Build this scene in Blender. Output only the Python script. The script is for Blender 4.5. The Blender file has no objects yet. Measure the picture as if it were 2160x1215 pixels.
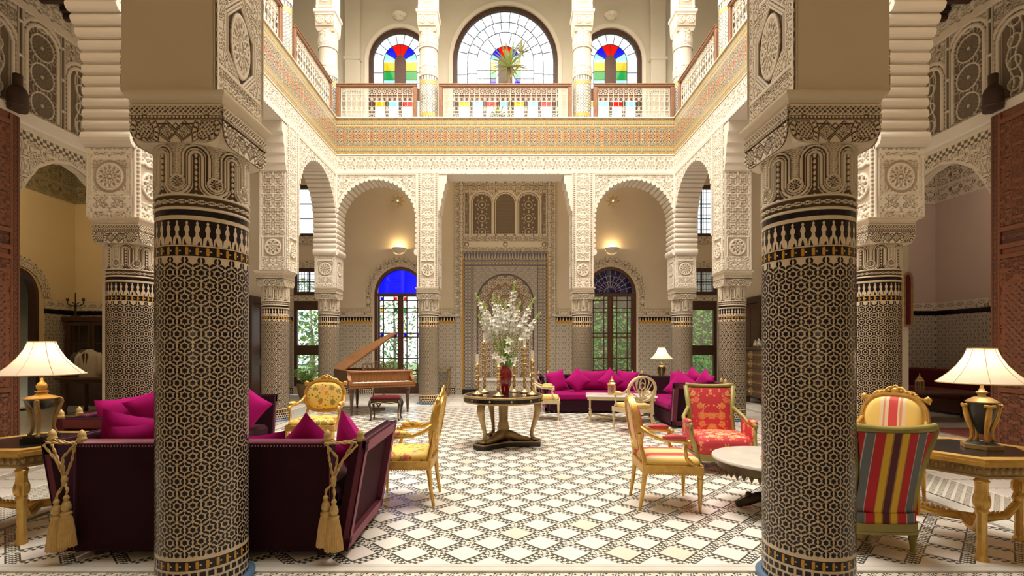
import bpy, math, random
import numpy as np
from mathutils import Matrix, Vector
R = random.Random(7)
PI = math.pi
sc = bpy.context.scene
COL = sc.collection

# ------------------------------------------------------------------ camera, light, exposure
cam_d = bpy.data.cameras.new('camera')
cam = bpy.data.objects.new('camera', cam_d); COL.objects.link(cam)
cam.location = (0, 0, 1.5); cam.rotation_euler = (PI/2, 0, 0)
cam_d.sensor_width = 36; cam_d.lens = 1060/2160*36
cam_d.shift_x = 0.0065; cam_d.shift_y = 0.0567
cam_d.clip_start = 0.05; cam_d.clip_end = 200
sc.camera = cam
sc.view_settings.view_transform = 'Standard'
sc.view_settings.look = 'None'
sc.view_settings.gamma = 1
sc.view_settings.use_curve_mapping = False
sc.view_settings.exposure = 0.0
W = bpy.data.worlds.new('sky'); sc.world = W; W.use_nodes = True
wb = W.node_tree.nodes['Background']
wb.inputs[0].default_value = (0.86, 0.93, 1.0, 1); wb.inputs[1].default_value = 2.2

def lamp(name, kind, loc, power, color=(1, .8, .55), size=.2, rot=None, size_y=None, spot=None, blend=.6):
    d = bpy.data.lights.new(name, kind); d.energy = power; d.color = color
    if kind == 'AREA':
        d.size = size
        if size_y: d.shape = 'RECTANGLE'; d.size_y = size_y
    else:
        d.shadow_soft_size = size
    if kind == 'SPOT': d.spot_size = spot or 2.0; d.spot_blend = blend
    o = bpy.data.objects.new(name, d); COL.objects.link(o); o.location = loc
    if rot: o.rotation_euler = rot
    return o

# daylight falling through the glazed roof over the courtyard
lamp('skylight', 'AREA', (0, 8.17, 16.0), 3050, (1, .955, .885), 8.4, None, 9.0)
# ceiling lanterns of the galleries (above the frame)
lamp('gallery_light', 'POINT', (-2.6, 14.5, 6.2), 9, (1, .72, .42), .25)
lamp('gallery_light', 'POINT', (2.6, 14.5, 6.2), 9, (1, .72, .42), .25)
lamp('gallery_light', 'POINT', (0, 14.3, 6.3), 10, (1, .72, .42), .25)
for sx in (-1, 1):
    lamp('gallery_light', 'POINT', (sx*4.95, 3.75, 5.6), 48, (1, .70, .40), .25)
    lamp('gallery_light', 'POINT', (sx*5.95, 8.2, 6.3), 5, (1, .70, .40), .25)
    lamp('gallery_light', 'POINT', (sx*5.95, 11.6, 6.3), 20, (1, .70, .40), .25)
lamp('gallery_light', 'POINT', (-2.4, 0.6, 5.9), 16, (1, .72, .42), .25)
lamp('gallery_light', 'POINT', (2.4, 0.6, 5.9), 16, (1, .72, .42), .25)
for sx in (-1, 1): lamp('gallery_light', 'POINT', (sx*1.5, -.7, 1.5), 9, (1, .76, .48), .2)     # unseen lights added behind the viewpoint to brighten the near columns
lamp('salon_lamp', 'POINT', (-9.4, 9.8, 5.0), 95, (1, .74, .42), .2)
lamp('salon_lamp', 'POINT', (9.4, 9.8, 5.0), 85, (1, .78, .60), .2)

# ------------------------------------------------------------------ mesh helpers
class G:
    def __init__(s): s.v = []; s.f = []
    def add(s, v, f):
        o = len(s.v); s.v += [tuple(p) for p in v]; s.f += [tuple(i+o for i in q) for q in f]; return s
    def box(s, x0, x1, y0, y1, z0, z1, b=.006):
        """chamfered box"""
        b = min(b, (x1-x0)*.3, (y1-y0)*.3, (z1-z0)*.3)
        X, Y, Z = (x0, x1), (y0, y1), (z0, z1); v = []; ix = {}
        for i in (0, 1):
            for j in (0, 1):
                for k in (0, 1):
                    sx, sy, sz = b*(1-2*i), b*(1-2*j), b*(1-2*k)
                    ix[i, j, k, 0] = len(v); v.append((X[i], Y[j]+sy, Z[k]+sz))
                    ix[i, j, k, 1] = len(v); v.append((X[i]+sx, Y[j], Z[k]+sz))
                    ix[i, j, k, 2] = len(v); v.append((X[i]+sx, Y[j]+sy, Z[k]))
        q = lambda *a: tuple(ix[t] for t in a)
        f = []
        for i in (0, 1):
            c = [(0, 0), (1, 0), (1, 1), (0, 1)]
            a = q(*[(i, j, k, 0) for j, k in c]); f.append(a if i else a[::-1])
            a = q(*[(j, i, k, 1) for j, k in c]); f.append(a[::-1] if i else a)
            a = q(*[(j, k, i, 2) for j, k in c]); f.append(a if i else a[::-1])
        for i in (0, 1):
            for j in (0, 1):
                s1 = (i == j)
                a = q((i, j, 0, 0), (i, j, 0, 1), (i, j, 1, 1), (i, j, 1, 0)); f.append(a[::-1] if s1 else a)
                a = q((i, 0, j, 0), (i, 0, j, 2), (i, 1, j, 2), (i, 1, j, 0)); f.append(a if s1 else a[::-1])
                a = q((0, i, j, 1), (0, i, j, 2), (1, i, j, 2), (1, i, j, 1)); f.append(a[::-1] if s1 else a)
        for i in (0, 1):
            for j in (0, 1):
                for k in (0, 1):
                    a = q((i, j, k, 0), (i, j, k, 1), (i, j, k, 2)); f.append(a if (i+j+k) % 2 else a[::-1])
        return s.add(v, f)
    def tube(s, pts, r, n=8, closed=False, cap=True, sq=1.0):
        pts = [Vector(p) for p in pts]; m = len(pts)
        rs = r if isinstance(r, (list, tuple)) else [r]*m
        v = []; f = []; up = None
        for i, p in enumerate(pts):
            if closed: t = pts[(i+1) % m]-pts[i-1]
            else: t = pts[min(i+1, m-1)]-pts[max(i-1, 0)]
            if t.length < 1e-9: t = Vector((0, 0, 1))
            t.normalize()
            if up is None:
                up = Vector((0, 0, 1)) if abs(t.z) < .9 else Vector((1, 0, 0))
            a = t.cross(up)
            if a.length < 1e-6: a = t.orthogonal()
            a.normalize(); b = a.cross(t); up = b
            for k in range(n):
                an = 2*PI*k/n
                v.append(p + a*(rs[i]*math.cos(an)) + b*(rs[i]*sq*math.sin(an)))
        mm = m if closed else m-1
        for i in range(mm):
            for k in range(n):
                i2 = (i+1) % m
                f.append((i*n+k, i*n+(k+1) % n, i2*n+(k+1) % n, i2*n+k))
        if cap and not closed:
            f.append(tuple(range(n))[::-1]); f.append(tuple((m-1)*n+k for k in range(n)))
        return s.add(v, f)
    def lathe(s, prof, n=20, c=(0, 0, 0), cap=True):
        v = []; f = []; m = len(prof)
        for r, z in prof:
            for k in range(n):
                a = 2*PI*k/n; v.append((c[0]+r*math.cos(a), c[1]+r*math.sin(a), c[2]+z))
        for i in range(m-1):
            for k in range(n):
                f.append((i*n+k, i*n+(k+1) % n, (i+1)*n+(k+1) % n, (i+1)*n+k))
        if cap:
            f.append(tuple(range(n))[::-1]); f.append(tuple((m-1)*n+k for k in range(n)))
        return s.add(v, f)
    def prism(s, poly, t0, t1, mat=None):
        """polygon in local (x,y) extruded from z=t0 to t1, then mapped by mat"""
        n = len(poly); v = [(x, y, t0) for x, y in poly]+[(x, y, t1) for x, y in poly]
        f = [tuple(range(n))[::-1], tuple(range(n, 2*n))]
        for i in range(n):
            j = (i+1) % n; f.append((i, j, n+j, n+i))
        if mat: v = [mat @ Vector(p) for p in v]
        return s.add(v, f)
    def ell(s, c, r, n=12, m=8):
        v = []; f = []
        for i in range(m+1):
            th = PI*i/m
            for k in range(n):
                a = 2*PI*k/n
                v.append((c[0]+r[0]*math.sin(th)*math.cos(a), c[1]+r[1]*math.sin(th)*math.sin(a), c[2]-r[2]*math.cos(th)))
        for i in range(m):
            for k in range(n):
                f.append((i*n+k, i*n+(k+1) % n, (i+1)*n+(k+1) % n, (i+1)*n+k))
        return s.add(v, f)
    def ring(s, outer, inner, t0, t1, mat=None):
        """frame between two closed 2D outlines of equal count"""
        n = len(outer)
        v = [(x, y, t0) for x, y in outer]+[(x, y, t0) for x, y in inner]+[(x, y, t1) for x, y in outer]+[(x, y, t1) for x, y in inner]
        f = []
        for i in range(n):
            j = (i+1) % n
            f += [(i, n+i, n+j, j), (2*n+i, 2*n+j, 3*n+j, 3*n+i), (i, j, 2*n+j, 2*n+i), (n+i, 3*n+i, 3*n+j, n+j)]
        if mat: v = [mat @ Vector(p) for p in v]
        return s.add(v, f)
    def pad(s, poly, z0, h, mat=None, steps=5, inset=.5):
        """domed upholstery over a 2D outline"""
        cx = sum(p[0] for p in poly)/len(poly); cy = sum(p[1] for p in poly)/len(poly); n = len(poly)
        v = []; f = []
        prof = [(1, 0), (1.0, .45), (.94, .75), (.8, .92), (.5, 1.0)]
        for k, (q, hh) in enumerate(prof):
            for x, y in poly: v.append((cx+(x-cx)*q, cy+(y-cy)*q, z0+h*hh))
        v.append((cx, cy, z0+h*1.02))
        for k in range(len(prof)-1):
            for i in range(n):
                j = (i+1) % n; f.append((k*n+i, k*n+j, (k+1)*n+j, (k+1)*n+i))
        l = (len(prof)-1)*n
        for i in range(n): f.append((l+i, l+(i+1) % n, len(v)-1))
        f.append(tuple(range(n))[::-1])
        if mat: v = [mat @ Vector(p) for p in v]
        return s.add(v, f)
    def xf(s, m): s.v = [tuple(m @ Vector(p)) for p in s.v]; return s
    def mirror_x(s): s.v = [(-x, y, z) for x, y, z in s.v]; s.f = [q[::-1] for q in s.f]; return s

def T(x=0, y=0, z=0): return Matrix.Translation((x, y, z))
def RX(a): return Matrix.Rotation(a, 4, 'X')
def RY(a): return Matrix.Rotation(a, 4, 'Y')
def RZ(a): return Matrix.Rotation(a, 4, 'Z')
XZ = Matrix(((1, 0, 0, 0), (0, 0, -1, 0), (0, 1, 0, 0), (0, 0, 0, 1)))      # (x,y,t) -> (x,-t,y): outline stands up, t toward -Y
YZ = Matrix(((0, 0, 1, 0), (1, 0, 0, 0), (0, 1, 0, 0), (0, 0, 0, 1)))       # (x,y,t) -> (t,x,y): outline in the Y-Z plane, t along +X

def me_from(name, g, mat, smooth=False):
    me = bpy.data.meshes.new(name); me.from_pydata(g.v, [], g.f); me.update()
    if mat: me.materials.append(mat)
    if smooth: me.polygons.foreach_set('use_smooth', [True]*len(me.polygons))
    return me
def ob(name, g, mat, parent=None, smooth=False, stuff=False, label=None):
    me = g if isinstance(g, bpy.types.Mesh) else me_from(name, g, mat, smooth)
    if smooth == 'auto' and not isinstance(g, bpy.types.Mesh):
        try: me.set_sharp_from_angle(angle=.7)
        except Exception: pass
    o = bpy.data.objects.new(name, me); COL.objects.link(o)
    if parent: o.parent = parent
    if stuff: o['kind'] = 'stuff'
    if label: o['label'] = label
    return o
def tag(o, label, cat, group=None):
    o['label'] = label; o['category'] = cat
    if group: o['group'] = group
    return o
def thing(name, label, cat, loc=(0, 0, 0), rz=0, group=None):
    o = bpy.data.objects.new(name, None); COL.objects.link(o); o.location = loc; o.rotation_euler = (0, 0, rz)
    o.empty_display_size = .1
    return tag(o, label, cat, group)
def struct(name, g, mat, parent=None, smooth=False):
    o = ob(name, g, mat, parent, smooth)
    if not parent: o['kind'] = 'structure'
    return o
def sroot(name, loc=(0, 0, 0), rz=0):
    o = bpy.data.objects.new(name, None); COL.objects.link(o); o.location = loc; o.rotation_euler = (0, 0, rz)
    o['kind'] = 'structure'; o.empty_display_size = .1; return o
def dup(root, loc, rz, label, group=None):
    r = root.copy(); COL.objects.link(r); r.location = loc; r.rotation_euler = (0, 0, rz); r['label'] = label
    if group: r['group'] = group
    for ch in list(root.children):
        c = ch.copy(); COL.objects.link(c); c.parent = r
        for g2 in list(ch.children):
            d = g2.copy(); COL.objects.link(d); d.parent = c
    return r

# relief sheet: regular grid displaced by a height function, numpy built
def relief(name, mapf, u0, u1, v0, v1, res, hf, depth, mat, mask=None, colf=None, parent=None, resv=None, smooth=True):
    nu = max(2, int(round((u1-u0)/res))+1); nv = max(2, int(round((v1-v0)/(resv or res)))+1)
    u = np.linspace(u0, u1, nu); v = np.linspace(v0, v1, nv); U, V = np.meshgrid(u, v)
    H = np.clip(hf(U, V), 0, 1) if hf else np.zeros_like(U)
    P = mapf(U, V, H*depth).reshape(-1, 3)
    i = np.arange(nu*nv).reshape(nv, nu)
    q = np.stack([i[:-1, :-1], i[:-1, 1:], i[1:, 1:], i[1:, :-1]], -1).reshape(-1, 4)
    if mask is not None:
        uc = (u[:-1]+u[1:])/2; vc = (v[:-1]+v[1:])/2; A, B = np.meshgrid(uc, vc)
        q = q[mask(A, B).reshape(-1)]
    used = np.zeros(len(P), bool); used[q.reshape(-1)] = True
    remap = np.cumsum(used)-1; P = P[used]; q = remap[q]; Hs = H.reshape(-1)[used]
    me = bpy.data.meshes.new(name)
    me.vertices.add(len(P)); me.vertices.foreach_set('co', P.astype(np.float32).reshape(-1))
    me.loops.add(q.size); me.loops.foreach_set('vertex_index', q.astype(np.int32).reshape(-1))
    me.polygons.add(len(q)); me.polygons.foreach_set('loop_start', np.arange(0, q.size, 4, dtype=np.int32))
    me.update(calc_edges=True)
    if smooth: me.polygons.foreach_set('use_smooth', np.ones(len(q), bool))
    a = me.attributes.new('h', 'FLOAT', 'POINT'); a.data.foreach_set('value', Hs.astype(np.float32))
    if colf:
        C = colf(U, V).reshape(-1, 3)[used]; C = np.concatenate([C, np.ones((len(C), 1))], 1)
        a = me.attributes.new('tint', 'FLOAT_COLOR', 'POINT'); a.data.foreach_set('color', C.astype(np.float32).reshape(-1))
    if mat: me.materials.append(mat)
    o = bpy.data.objects.new(name, me); COL.objects.link(o)
    if parent: o.parent = parent
    return o
def plane_map(o, ud, vd, nd):
    o, ud, vd, nd = map(np.array, (o, ud, vd, nd))
    return lambda U, V, D: o+U[..., None]*ud+V[..., None]*vd+D[..., None]*nd
def cyl_map(c, r, rf=None):
    def m(U, V, D):
        rr = (rf(V) if rf else r)+D; a = U/r
        return np.stack([c[0]+rr*np.sin(a), c[1]-rr*np.cos(a), c[2]+V], -1)
    return m

# ornament height functions
def S(x): x = np.clip(x, 0, 1); return x*x*(3-2*x)
def arab(u, v, s=.12):
    """dense interlaced tendrils"""
    a = 2*PI/s*.62; X = (u+v)*a*.7071; Y = (u-v)*a*.7071
    X2 = X+1.0*np.sin(Y*1.0); Y2 = Y+1.0*np.sin(X*1.0)
    F = np.cos(X2)+np.cos(Y2)+.55*np.cos(.5*(X2+Y2))+.35*np.cos(1.5*(X-Y))
    return S((np.abs(np.sin(2.5*F))-.26)/.38)
def sebka(u, v, s=.16):
    x = u/s; y = v/(s*1.15)
    d1 = np.abs((x+y+.12*np.sin(4*PI*(x-y))) % 1-.5); d2 = np.abs((x-y+.12*np.sin(4*PI*(x+y))) % 1-.5); d = np.minimum(d1, d2)
    return np.maximum(S((.12-d)/.05), .55*arab(u, v, s*.4)*(d > .18))
def rosette(u, v, R_, n=8):
    """star rosette: crossing spiral straps, centre star and rim"""
    r = np.hypot(u, v)/R_; t = np.arctan2(v, u)/(2*PI)*n
    k = 1.15*np.sqrt(np.clip(r, 0, 1))*2.2
    d = np.minimum(np.abs((t+k) % 1-.5), np.abs((t-k) % 1-.5))
    h = S((.20-d)/.08)*(r < .84)*(r > .22)
    h = np.maximum(h, S((.10-np.abs(r-.90))/.05)); h = np.maximum(h, S((.05-np.abs(r-.26))/.03)); h = np.maximum(h, S((.14-r)/.04))
    return h*(r < 1.0)
def lattice(u, v, s=.02):
    d = np.minimum(np.abs((u+v)/s % 1-.5), np.abs((u-v)/s % 1-.5)); return S((.22-d)/.1)
def scroll(u, v, s=.08, w=.05):
    y = v/w; x = u/s*2*PI
    c1 = np.abs(y-.55*np.sin(x)*.5); c2 = np.abs(y+.55*np.sin(x)*.5)
    return np.maximum(S((.13-np.minimum(c1, c2))/.07), S((.10-np.abs(np.hypot(((u/s) % .5-.25)*3.2, y)-.22))/.06)*.9)
def line(x, c, w): return S((w-np.abs(x-c))/(w*.4))

# ------------------------------------------------------------------ materials
def mat(name, col, rough=.5, metal=0, **k):
    m = bpy.data.materials.new(name); m.use_nodes = True; b = m.node_tree.nodes['Principled BSDF']
    b.inputs['Base Color'].default_value = (*col, 1); b.inputs['Roughness'].default_value = rough; b.inputs['Metallic'].default_value = metal
    for a, x in k.items(): b.inputs[a.replace('_', ' ')].default_value = x
    return m
class N:
    """node tree shorthand"""
    def __init__(s, m): s.m = m; s.t = m.node_tree; s.b = s.t.nodes.get('Principled BSDF')
    def n(s, typ, **k):
        x = s.t.nodes.new(typ)
        for a, v in k.items(): setattr(x, a, v)
        return x
    def l(s, a, b): s.t.links.new(a, b)
    def set(s, sock, v):
        if hasattr(v, 'is_linked') or isinstance(v, bpy.types.NodeSocket): s.l(v, sock)
        else: sock.default_value = v
    def math(s, op, a, b=0.0, c=0.0):
        x = s.n('ShaderNodeMath', operation=op); s.set(x.inputs[0], a); s.set(x.inputs[1], b); s.set(x.inputs[2], c); return x.outputs[0]
    def mix(s, f, a, b):
        x = s.n('ShaderNodeMix', data_type='RGBA'); s.set(x.inputs[0], f)
        s.set(x.inputs[6], (*a, 1) if isinstance(a, tuple) else a); s.set(x.inputs[7], (*b, 1) if isinstance(b, tuple) else b); return x.outputs[2]
    def obj(s): return s.n('ShaderNodeTexCoord').outputs['Object']
    def pos(s): return s.n('ShaderNodeNewGeometry').outputs['Position']
    def sep(s, v): x = s.n('ShaderNodeSeparateXYZ'); s.l(v, x.inputs[0]); return x.outputs
    def noise(s, v, sc_, det=2): x = s.n('ShaderNodeTexNoise'); s.l(v, x.inputs['Vector']); x.inputs['Scale'].default_value = sc_; x.inputs['Detail'].default_value = det; return x.outputs[0]
    def ramp(s, f, stops, interp='LINEAR'):
        x = s.n('ShaderNodeValToRGB'); x.color_ramp.interpolation = interp; e = x.color_ramp.elements
        while len(e) < len(stops): e.new(.5)
        for i, (p, c) in enumerate(stops): e[i].position = p; e[i].color = (*c, 1)
        s.l(f, x.inputs[0]); return x.outputs[0]
    def col(s, v): s.l(v, s.b.inputs['Base Color'])
    def bump(s, h, st=.3, d=.01):
        x = s.n('ShaderNodeBump'); x.inputs['Strength'].default_value = st; x.inputs['Distance'].default_value = d; s.l(h, x.inputs['Height']); s.l(x.outputs[0], s.b.inputs['Normal'])

def noisy(name, c1, c2, sc_=6, rough=.6, metal=0, bump=.15, bsc=60, **k):
    m = mat(name, c1, rough, metal, **k); n = N(m); o = n.obj()
    n.col(n.mix(n.math('MULTIPLY_ADD', n.noise(o, sc_, 4), 1.8, -.4), c1, c2))
    if bump: n.bump(n.noise(o, bsc, 3), bump, .004)
    return m
PLASTER = noisy('smooth_plaster', (.74, .645, .50), (.68, .59, .45), 1.5, .85, bump=.12, bsc=40)
PLASTERU = noisy('upper_wall_plaster', (.68, .635, .53), (.64, .595, .49), 2, .85, bump=.1, bsc=40)
PLASTERW = noisy('white_plaster', (.82, .76, .67), (.78, .71, .61), 2, .8, bump=.1, bsc=40)
YPLASTER = noisy('yellow_plaster', (.80, .66, .40), (.74, .60, .36), 1.2, .85)
PPLASTER = noisy('rose_plaster', (.62, .50, .42), (.56, .45, .38), 1.2, .85)
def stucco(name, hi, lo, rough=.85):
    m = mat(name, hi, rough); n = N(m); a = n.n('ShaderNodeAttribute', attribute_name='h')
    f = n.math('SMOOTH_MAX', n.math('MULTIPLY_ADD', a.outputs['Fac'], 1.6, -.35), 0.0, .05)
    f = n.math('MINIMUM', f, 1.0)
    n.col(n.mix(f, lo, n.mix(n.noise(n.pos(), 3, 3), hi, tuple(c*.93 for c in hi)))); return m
STUCCO = stucco('carved_stucco', (.88, .81, .69), (.53, .43, .32))  # in the carved stuccos, lo is recess shade put into the colour
STUCCO_N = stucco('carved_stucco_column', (.80, .70, .55), (.13, .08, .045))
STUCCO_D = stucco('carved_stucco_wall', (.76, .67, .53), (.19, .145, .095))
OLIVE = stucco('carved_cornice', (.36, .30, .17), (.16, .13, .07))
WOODC = stucco('carved_cedar', (.21, .068, .026), (.075, .022, .010), .5)
def tinted(name, rough=.28):
    m = mat(name, (.5, .5, .5), rough); n = N(m); a = n.n('ShaderNodeAttribute', attribute_name='tint'); n.col(a.outputs['Color']); return m
ZELLIGE = tinted('painted_zellige', .25)
def wood(name, c1, c2, rough=.4, sc_=(2, 2, 14)):
    m = mat(name, c1, rough); n = N(m); mp = n.n('ShaderNodeMapping'); n.l(n.obj(), mp.inputs[0]); mp.inputs['Scale'].default_value = sc_
    f = n.noise(mp.outputs[0], 4, 5); n.col(n.ramp(f, [(.3, c1), (.7, c2)])); n.bump(f, .12, .003); return m
CEDAR = wood('cedar_wood', (.15, .045, .018), (.23, .075, .03), .42)
RAILWOOD = wood('rail_wood', (.22, .10, .05), (.33, .16, .08), .35, (14, 2, 2))
DARKWOOD = wood('dark_wood', (.055, .025, .014), (.09, .04, .022), .4)
BEAM = wood('beam_wood', (.035, .016, .010), (.06, .028, .016), .6)
WALNUT = wood('walnut', (.22, .085, .026), (.36, .15, .05), .25, (14, 2, 2))
WALNUTD = wood('dark_walnut', (.10, .04, .02), (.16, .07, .03), .3)
GOLD = noisy('gilt_wood', (.78, .50, .135), (.56, .32, .07), 18, .36, .5, .25, 90)
GOLDD = noisy('antique_gilt', (.50, .36, .16), (.30, .20, .09), 14, .42, .45, .25, 80)
CREAM = noisy('cream_gilt_paint', (.74, .62, .40), (.62, .48, .26), 10, .45, .1, .15, 80)
GREENP = noisy('olive_green_paint', (.36, .31, .09), (.28, .24, .06), 10, .45, .05, .1, 60)
BRASS = noisy('polished_brass', (.86, .66, .34), (.74, .52, .24), 8, .25, .9, .05)
BLACK = mat('black_lacquer', (.012, .012, .014), .18)
CHAR = noisy('charcoal_enamel', (.05, .06, .065), (.03, .035, .04), 6, .3, 0, .05)
IRON = mat('white_iron', (.82, .76, .66), .5)
BLACKM = mat('dark_bronze', (.06, .045, .03), .45, .6)
WAX = mat('candle_wax', (.86, .80, .68), .5, Subsurface_Weight=.1)
def velvet(name, c, c2, sheen, sw=.8):
    m = mat(name, c, .75); n = N(m); b = n.b
    lw = n.n('ShaderNodeLayerWeight'); lw.inputs[0].default_value = .35
    n.col(n.mix(n.noise(n.obj(), 7, 3), c, c2))
    b.inputs['Specular IOR Level'].default_value = .12; b.inputs['Sheen Weight'].default_value = sw; b.inputs['Sheen Roughness'].default_value = .35; b.inputs['Sheen Tint'].default_value = (*sheen, 1)
    n.bump(n.noise(n.obj(), 160, 2), .15, .002); return m
AUB = velvet('aubergine_velvet', (.020, .004, .009), (.030, .006, .013), (.5, .16, .24), .22)
MAG = velvet('magenta_velvet', (.40, .003, .155), (.31, .002, .115), (.95, .30, .62), .35)
MAGS = velvet('magenta_seat', (.32, .002, .12), (.26, .002, .095), (.8, .22, .5), .3)
OXB = velvet('oxblood_velvet', (.10, .012, .018), (.14, .018, .02), (.6, .3, .3))
def floral(name, base, blobs, sc_=9, thr=.34, rag=.75, mirror=False):
    m = mat(name, base, .7); n = N(m); o = n.obj()
    if mirror:
        s_ = n.sep(o); cb = n.n('ShaderNodeCombineXYZ'); n.l(n.math('ABSOLUTE', s_[0]), cb.inputs[0]); n.l(s_[1], cb.inputs[1]); n.l(s_[2], cb.inputs[2]); o = cb.outputs[0]
    v = n.n('ShaderNodeTexVoronoi'); n.l(o, v.inputs['Vector']); v.inputs['Scale'].default_value = sc_
    w = n.noise(o, sc_*5, 2)
    d = n.math('ADD', v.outputs['Distance'], n.math('MULTIPLY', n.math('SUBTRACT', w, .5), rag))
    cr = n.sep(v.outputs['Color'])[0]
    pick = n.ramp(cr, [(i/len(blobs), b) for i, b in enumerate(blobs)], 'CONSTANT')
    ringd = n.math('MULTIPLY', n.math('GREATER_THAN', d, thr*.55), n.math('LESS_THAN', d, thr*.68)); petal = n.math('LESS_THAN', d, thr); heart = n.math('LESS_THAN', d, thr*.30)
    c = n.mix(petal, base, pick); c = n.mix(n.math('MULTIPLY', ringd, .6), c, base); c = n.mix(heart, c, tuple(x*.8 for x in blobs[1]))
    v2 = n.n('ShaderNodeTexVoronoi'); n.l(o, v2.inputs['Vector']); v2.inputs['Scale'].default_value = sc_*2.1
    leaf = n.math('MULTIPLY', n.math('LESS_THAN', v2.outputs['Distance'], .25), n.math('SUBTRACT', 1.0, petal))
    c = n.mix(leaf, c, blobs[0]); n.col(c); n.bump(w, .1, .002); return m
YFLORAL = floral('yellow_floral_silk', (.82, .56, .13), [(.18, .22, .05), (.70, .16, .10), (.30, .20, .04), (.78, .36, .22), (.20, .25, .08)], 9, .34)
CFLORAL = floral('straw_floral_silk', (.80, .60, .22), [(.75, .45, .12), (.7, .5, .2), (.72, .42, .12)], 12, .30)
RFLORAL = floral('red_floral_damask', (.62, .045, .065), [(.82, .34, .10), (.85, .50, .22), (.80, .30, .12), (.85, .45, .20)], 8.5, .40, .55, True)
def stripes(name, stops, period, axis=0, off=0, rough=.65):
    m = mat(name, stops[0][1], rough); n = N(m); x = n.sep(n.obj())[axis]
    f = n.math('FRACT', n.math('MULTIPLY_ADD', x, 1/period, off)); n.col(n.ramp(f, stops, 'CONSTANT'))
    n.bump(n.noise(n.obj(), 200, 2), .08, .001); return m
RED = (.52, .010, .02); GREY = (.14, .16, .18); YEL = (.76, .47, .025); OCH = (.34, .18, .05); WINE = (.085, .008, .02); PAL = (.55, .5, .45)
BSTRIPE = stripes('bold_striped_silk', [(0, YEL), (.045, RED), (.165, PAL), (.175, GREY), (.27, PAL), (.28, RED), (.375, OCH), (.385, YEL), (.455, OCH), (.47, WINE), (.545, OCH), (.56, YEL), (.63, OCH), (.64, RED), (.735, PAL), (.745, GREY), (.83, PAL), (.84, RED), (.955, YEL)], .62, 0, .5)
YS = (.84, .60, .17); CS = (.80, .64, .42); RS = (.66, .07, .07); PK = (.74, .30, .18)
YSTRIPE = stripes('yellow_red_striped_silk', [(0, YS), (.17, CS), (.22, PK), (.25, CS), (.30, RS), (.40, RS), (.43, CS), (.46, PK), (.5, CS), (.55, YS), (.75, YS), (.8, OCH), (.83, YS)], .56, 0, .35)
OSTRIPE = stripes('cream_red_striped_silk', [(0, RS), (.16, PK), (.20, YS), (.30, OCH), (.33, CS), (.52, YS), (.70, CS), (.78, YS), (.84, PK), (.88, RS)], .30, 0, .5)
MARBLE = noisy('white_marble', (.80, .76, .68), (.62, .60, .55), 5, .2, 0, 0)
def tile_m(name, c, c2):
    m = noisy(name, c, c2, 3, .22, 0, 0); return m
TILES = [tile_m('floor_tile_white', (.92, .89, .82), (.87, .83, .75)), tile_m('floor_tile_cream', (.91, .85, .80), (.85, .78, .73)), tile_m('floor_tile_peach', (.86, .76, .65), (.80, .69, .57))]
def glass(name, c, mixv=.12):
    m = bpy.data.materials.new(name); m.use_nodes = True; t = m.node_tree; t.nodes.clear()
    o = t.nodes.new('ShaderNodeOutputMaterial'); tr = t.nodes.new('ShaderNodeBsdfTransparent'); tr.inputs[0].default_value = (*c, 1)
    gl = t.nodes.new('ShaderNodeBsdfGlossy'); gl.inputs['Roughness'].default_value = .05; mx = t.nodes.new('ShaderNodeMixShader'); mx.inputs[0].default_value = .06
    tl = t.nodes.new('ShaderNodeBsdfTranslucent'); tl.inputs[0].default_value = (*c, 1); m2 = t.nodes.new('ShaderNodeMixShader'); m2.inputs[0].default_value = mixv
    t.links.new(tr.outputs[0], m2.inputs[1]); t.links.new(tl.outputs[0], m2.inputs[2])
    t.links.new(m2.outputs[0], mx.inputs[1]); t.links.new(gl.outputs[0], mx.inputs[2]); t.links.new(mx.outputs[0], o.inputs[0]); return m
GCLEAR = glass('clear_glass', (.95, .96, .95), .02); GPALE = glass('pale_glass', (.92, .95, .96), .1)
GBLUE = glass('blue_glass', (.01, .05, .85), .1); GRED = glass('red_glass', (.80, .04, .02), .1); GYEL = glass('yellow_glass', (.85, .62, .04), .1); GGRN = glass('green_glass', (.05, .50, .22), .1)
GAQUA = glass('aqua_glass', (.55, .85, .80), .1); GNAVY = glass('navy_glass', (.035, .04, .22), .25)
RUBY = mat('ruby_glass', (.30, .004, .012), .08, 0, Coat_Weight=.6)
def shade_m(name, c, e, st):
    m = mat(name, c, .8); b = m.node_tree.nodes['Principled BSDF']; b.inputs['Emission Color'].default_value = (*e, 1); b.inputs['Emission Strength'].default_value = st
    b.inputs['Transmission Weight'].default_value = 0; n = N(m)
    z = n.sep(n.obj())[2]
    return m
SHADE = shade_m('lamp_shade_silk', (.84, .79, .70), (1, .86, .66), .12)
def sh_trans(m):
    t = m.node_tree; o = t.nodes['Material Output']; b = t.nodes['Principled BSDF']; tl = t.nodes.new('ShaderNodeBsdfTranslucent'); tl.inputs[0].default_value = (.95, .86, .72, 1)
    mx = t.nodes.new('ShaderNodeMixShader'); mx.inputs[0].default_value = .5; t.links.new(b.outputs[0], mx.inputs[1]); t.links.new(tl.outputs[0], mx.inputs[2]); t.links.new(mx.outputs[0], o.inputs[0])
sh_trans(SHADE)
GLOW = shade_m('lit_bulb', (1, .9, .7), (1, .78, .48), 6.0)
SILK = noisy('gold_silk_fringe', (.66, .45, .18), (.52, .33, .11), 40, .5, .1, .3, 120)
CORD = noisy('gold_cord', (.62, .44, .17), (.46, .30, .10), 60, .55, .1, .4, 150)
LEAF = noisy('leaf_green', (.10, .26, .04), (.20, .38, .07), 5, .45, 0, 0); LEAFL = noisy('leaf_light', (.34, .50, .10), (.46, .60, .18), 5, .45, 0, 0)
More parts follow.
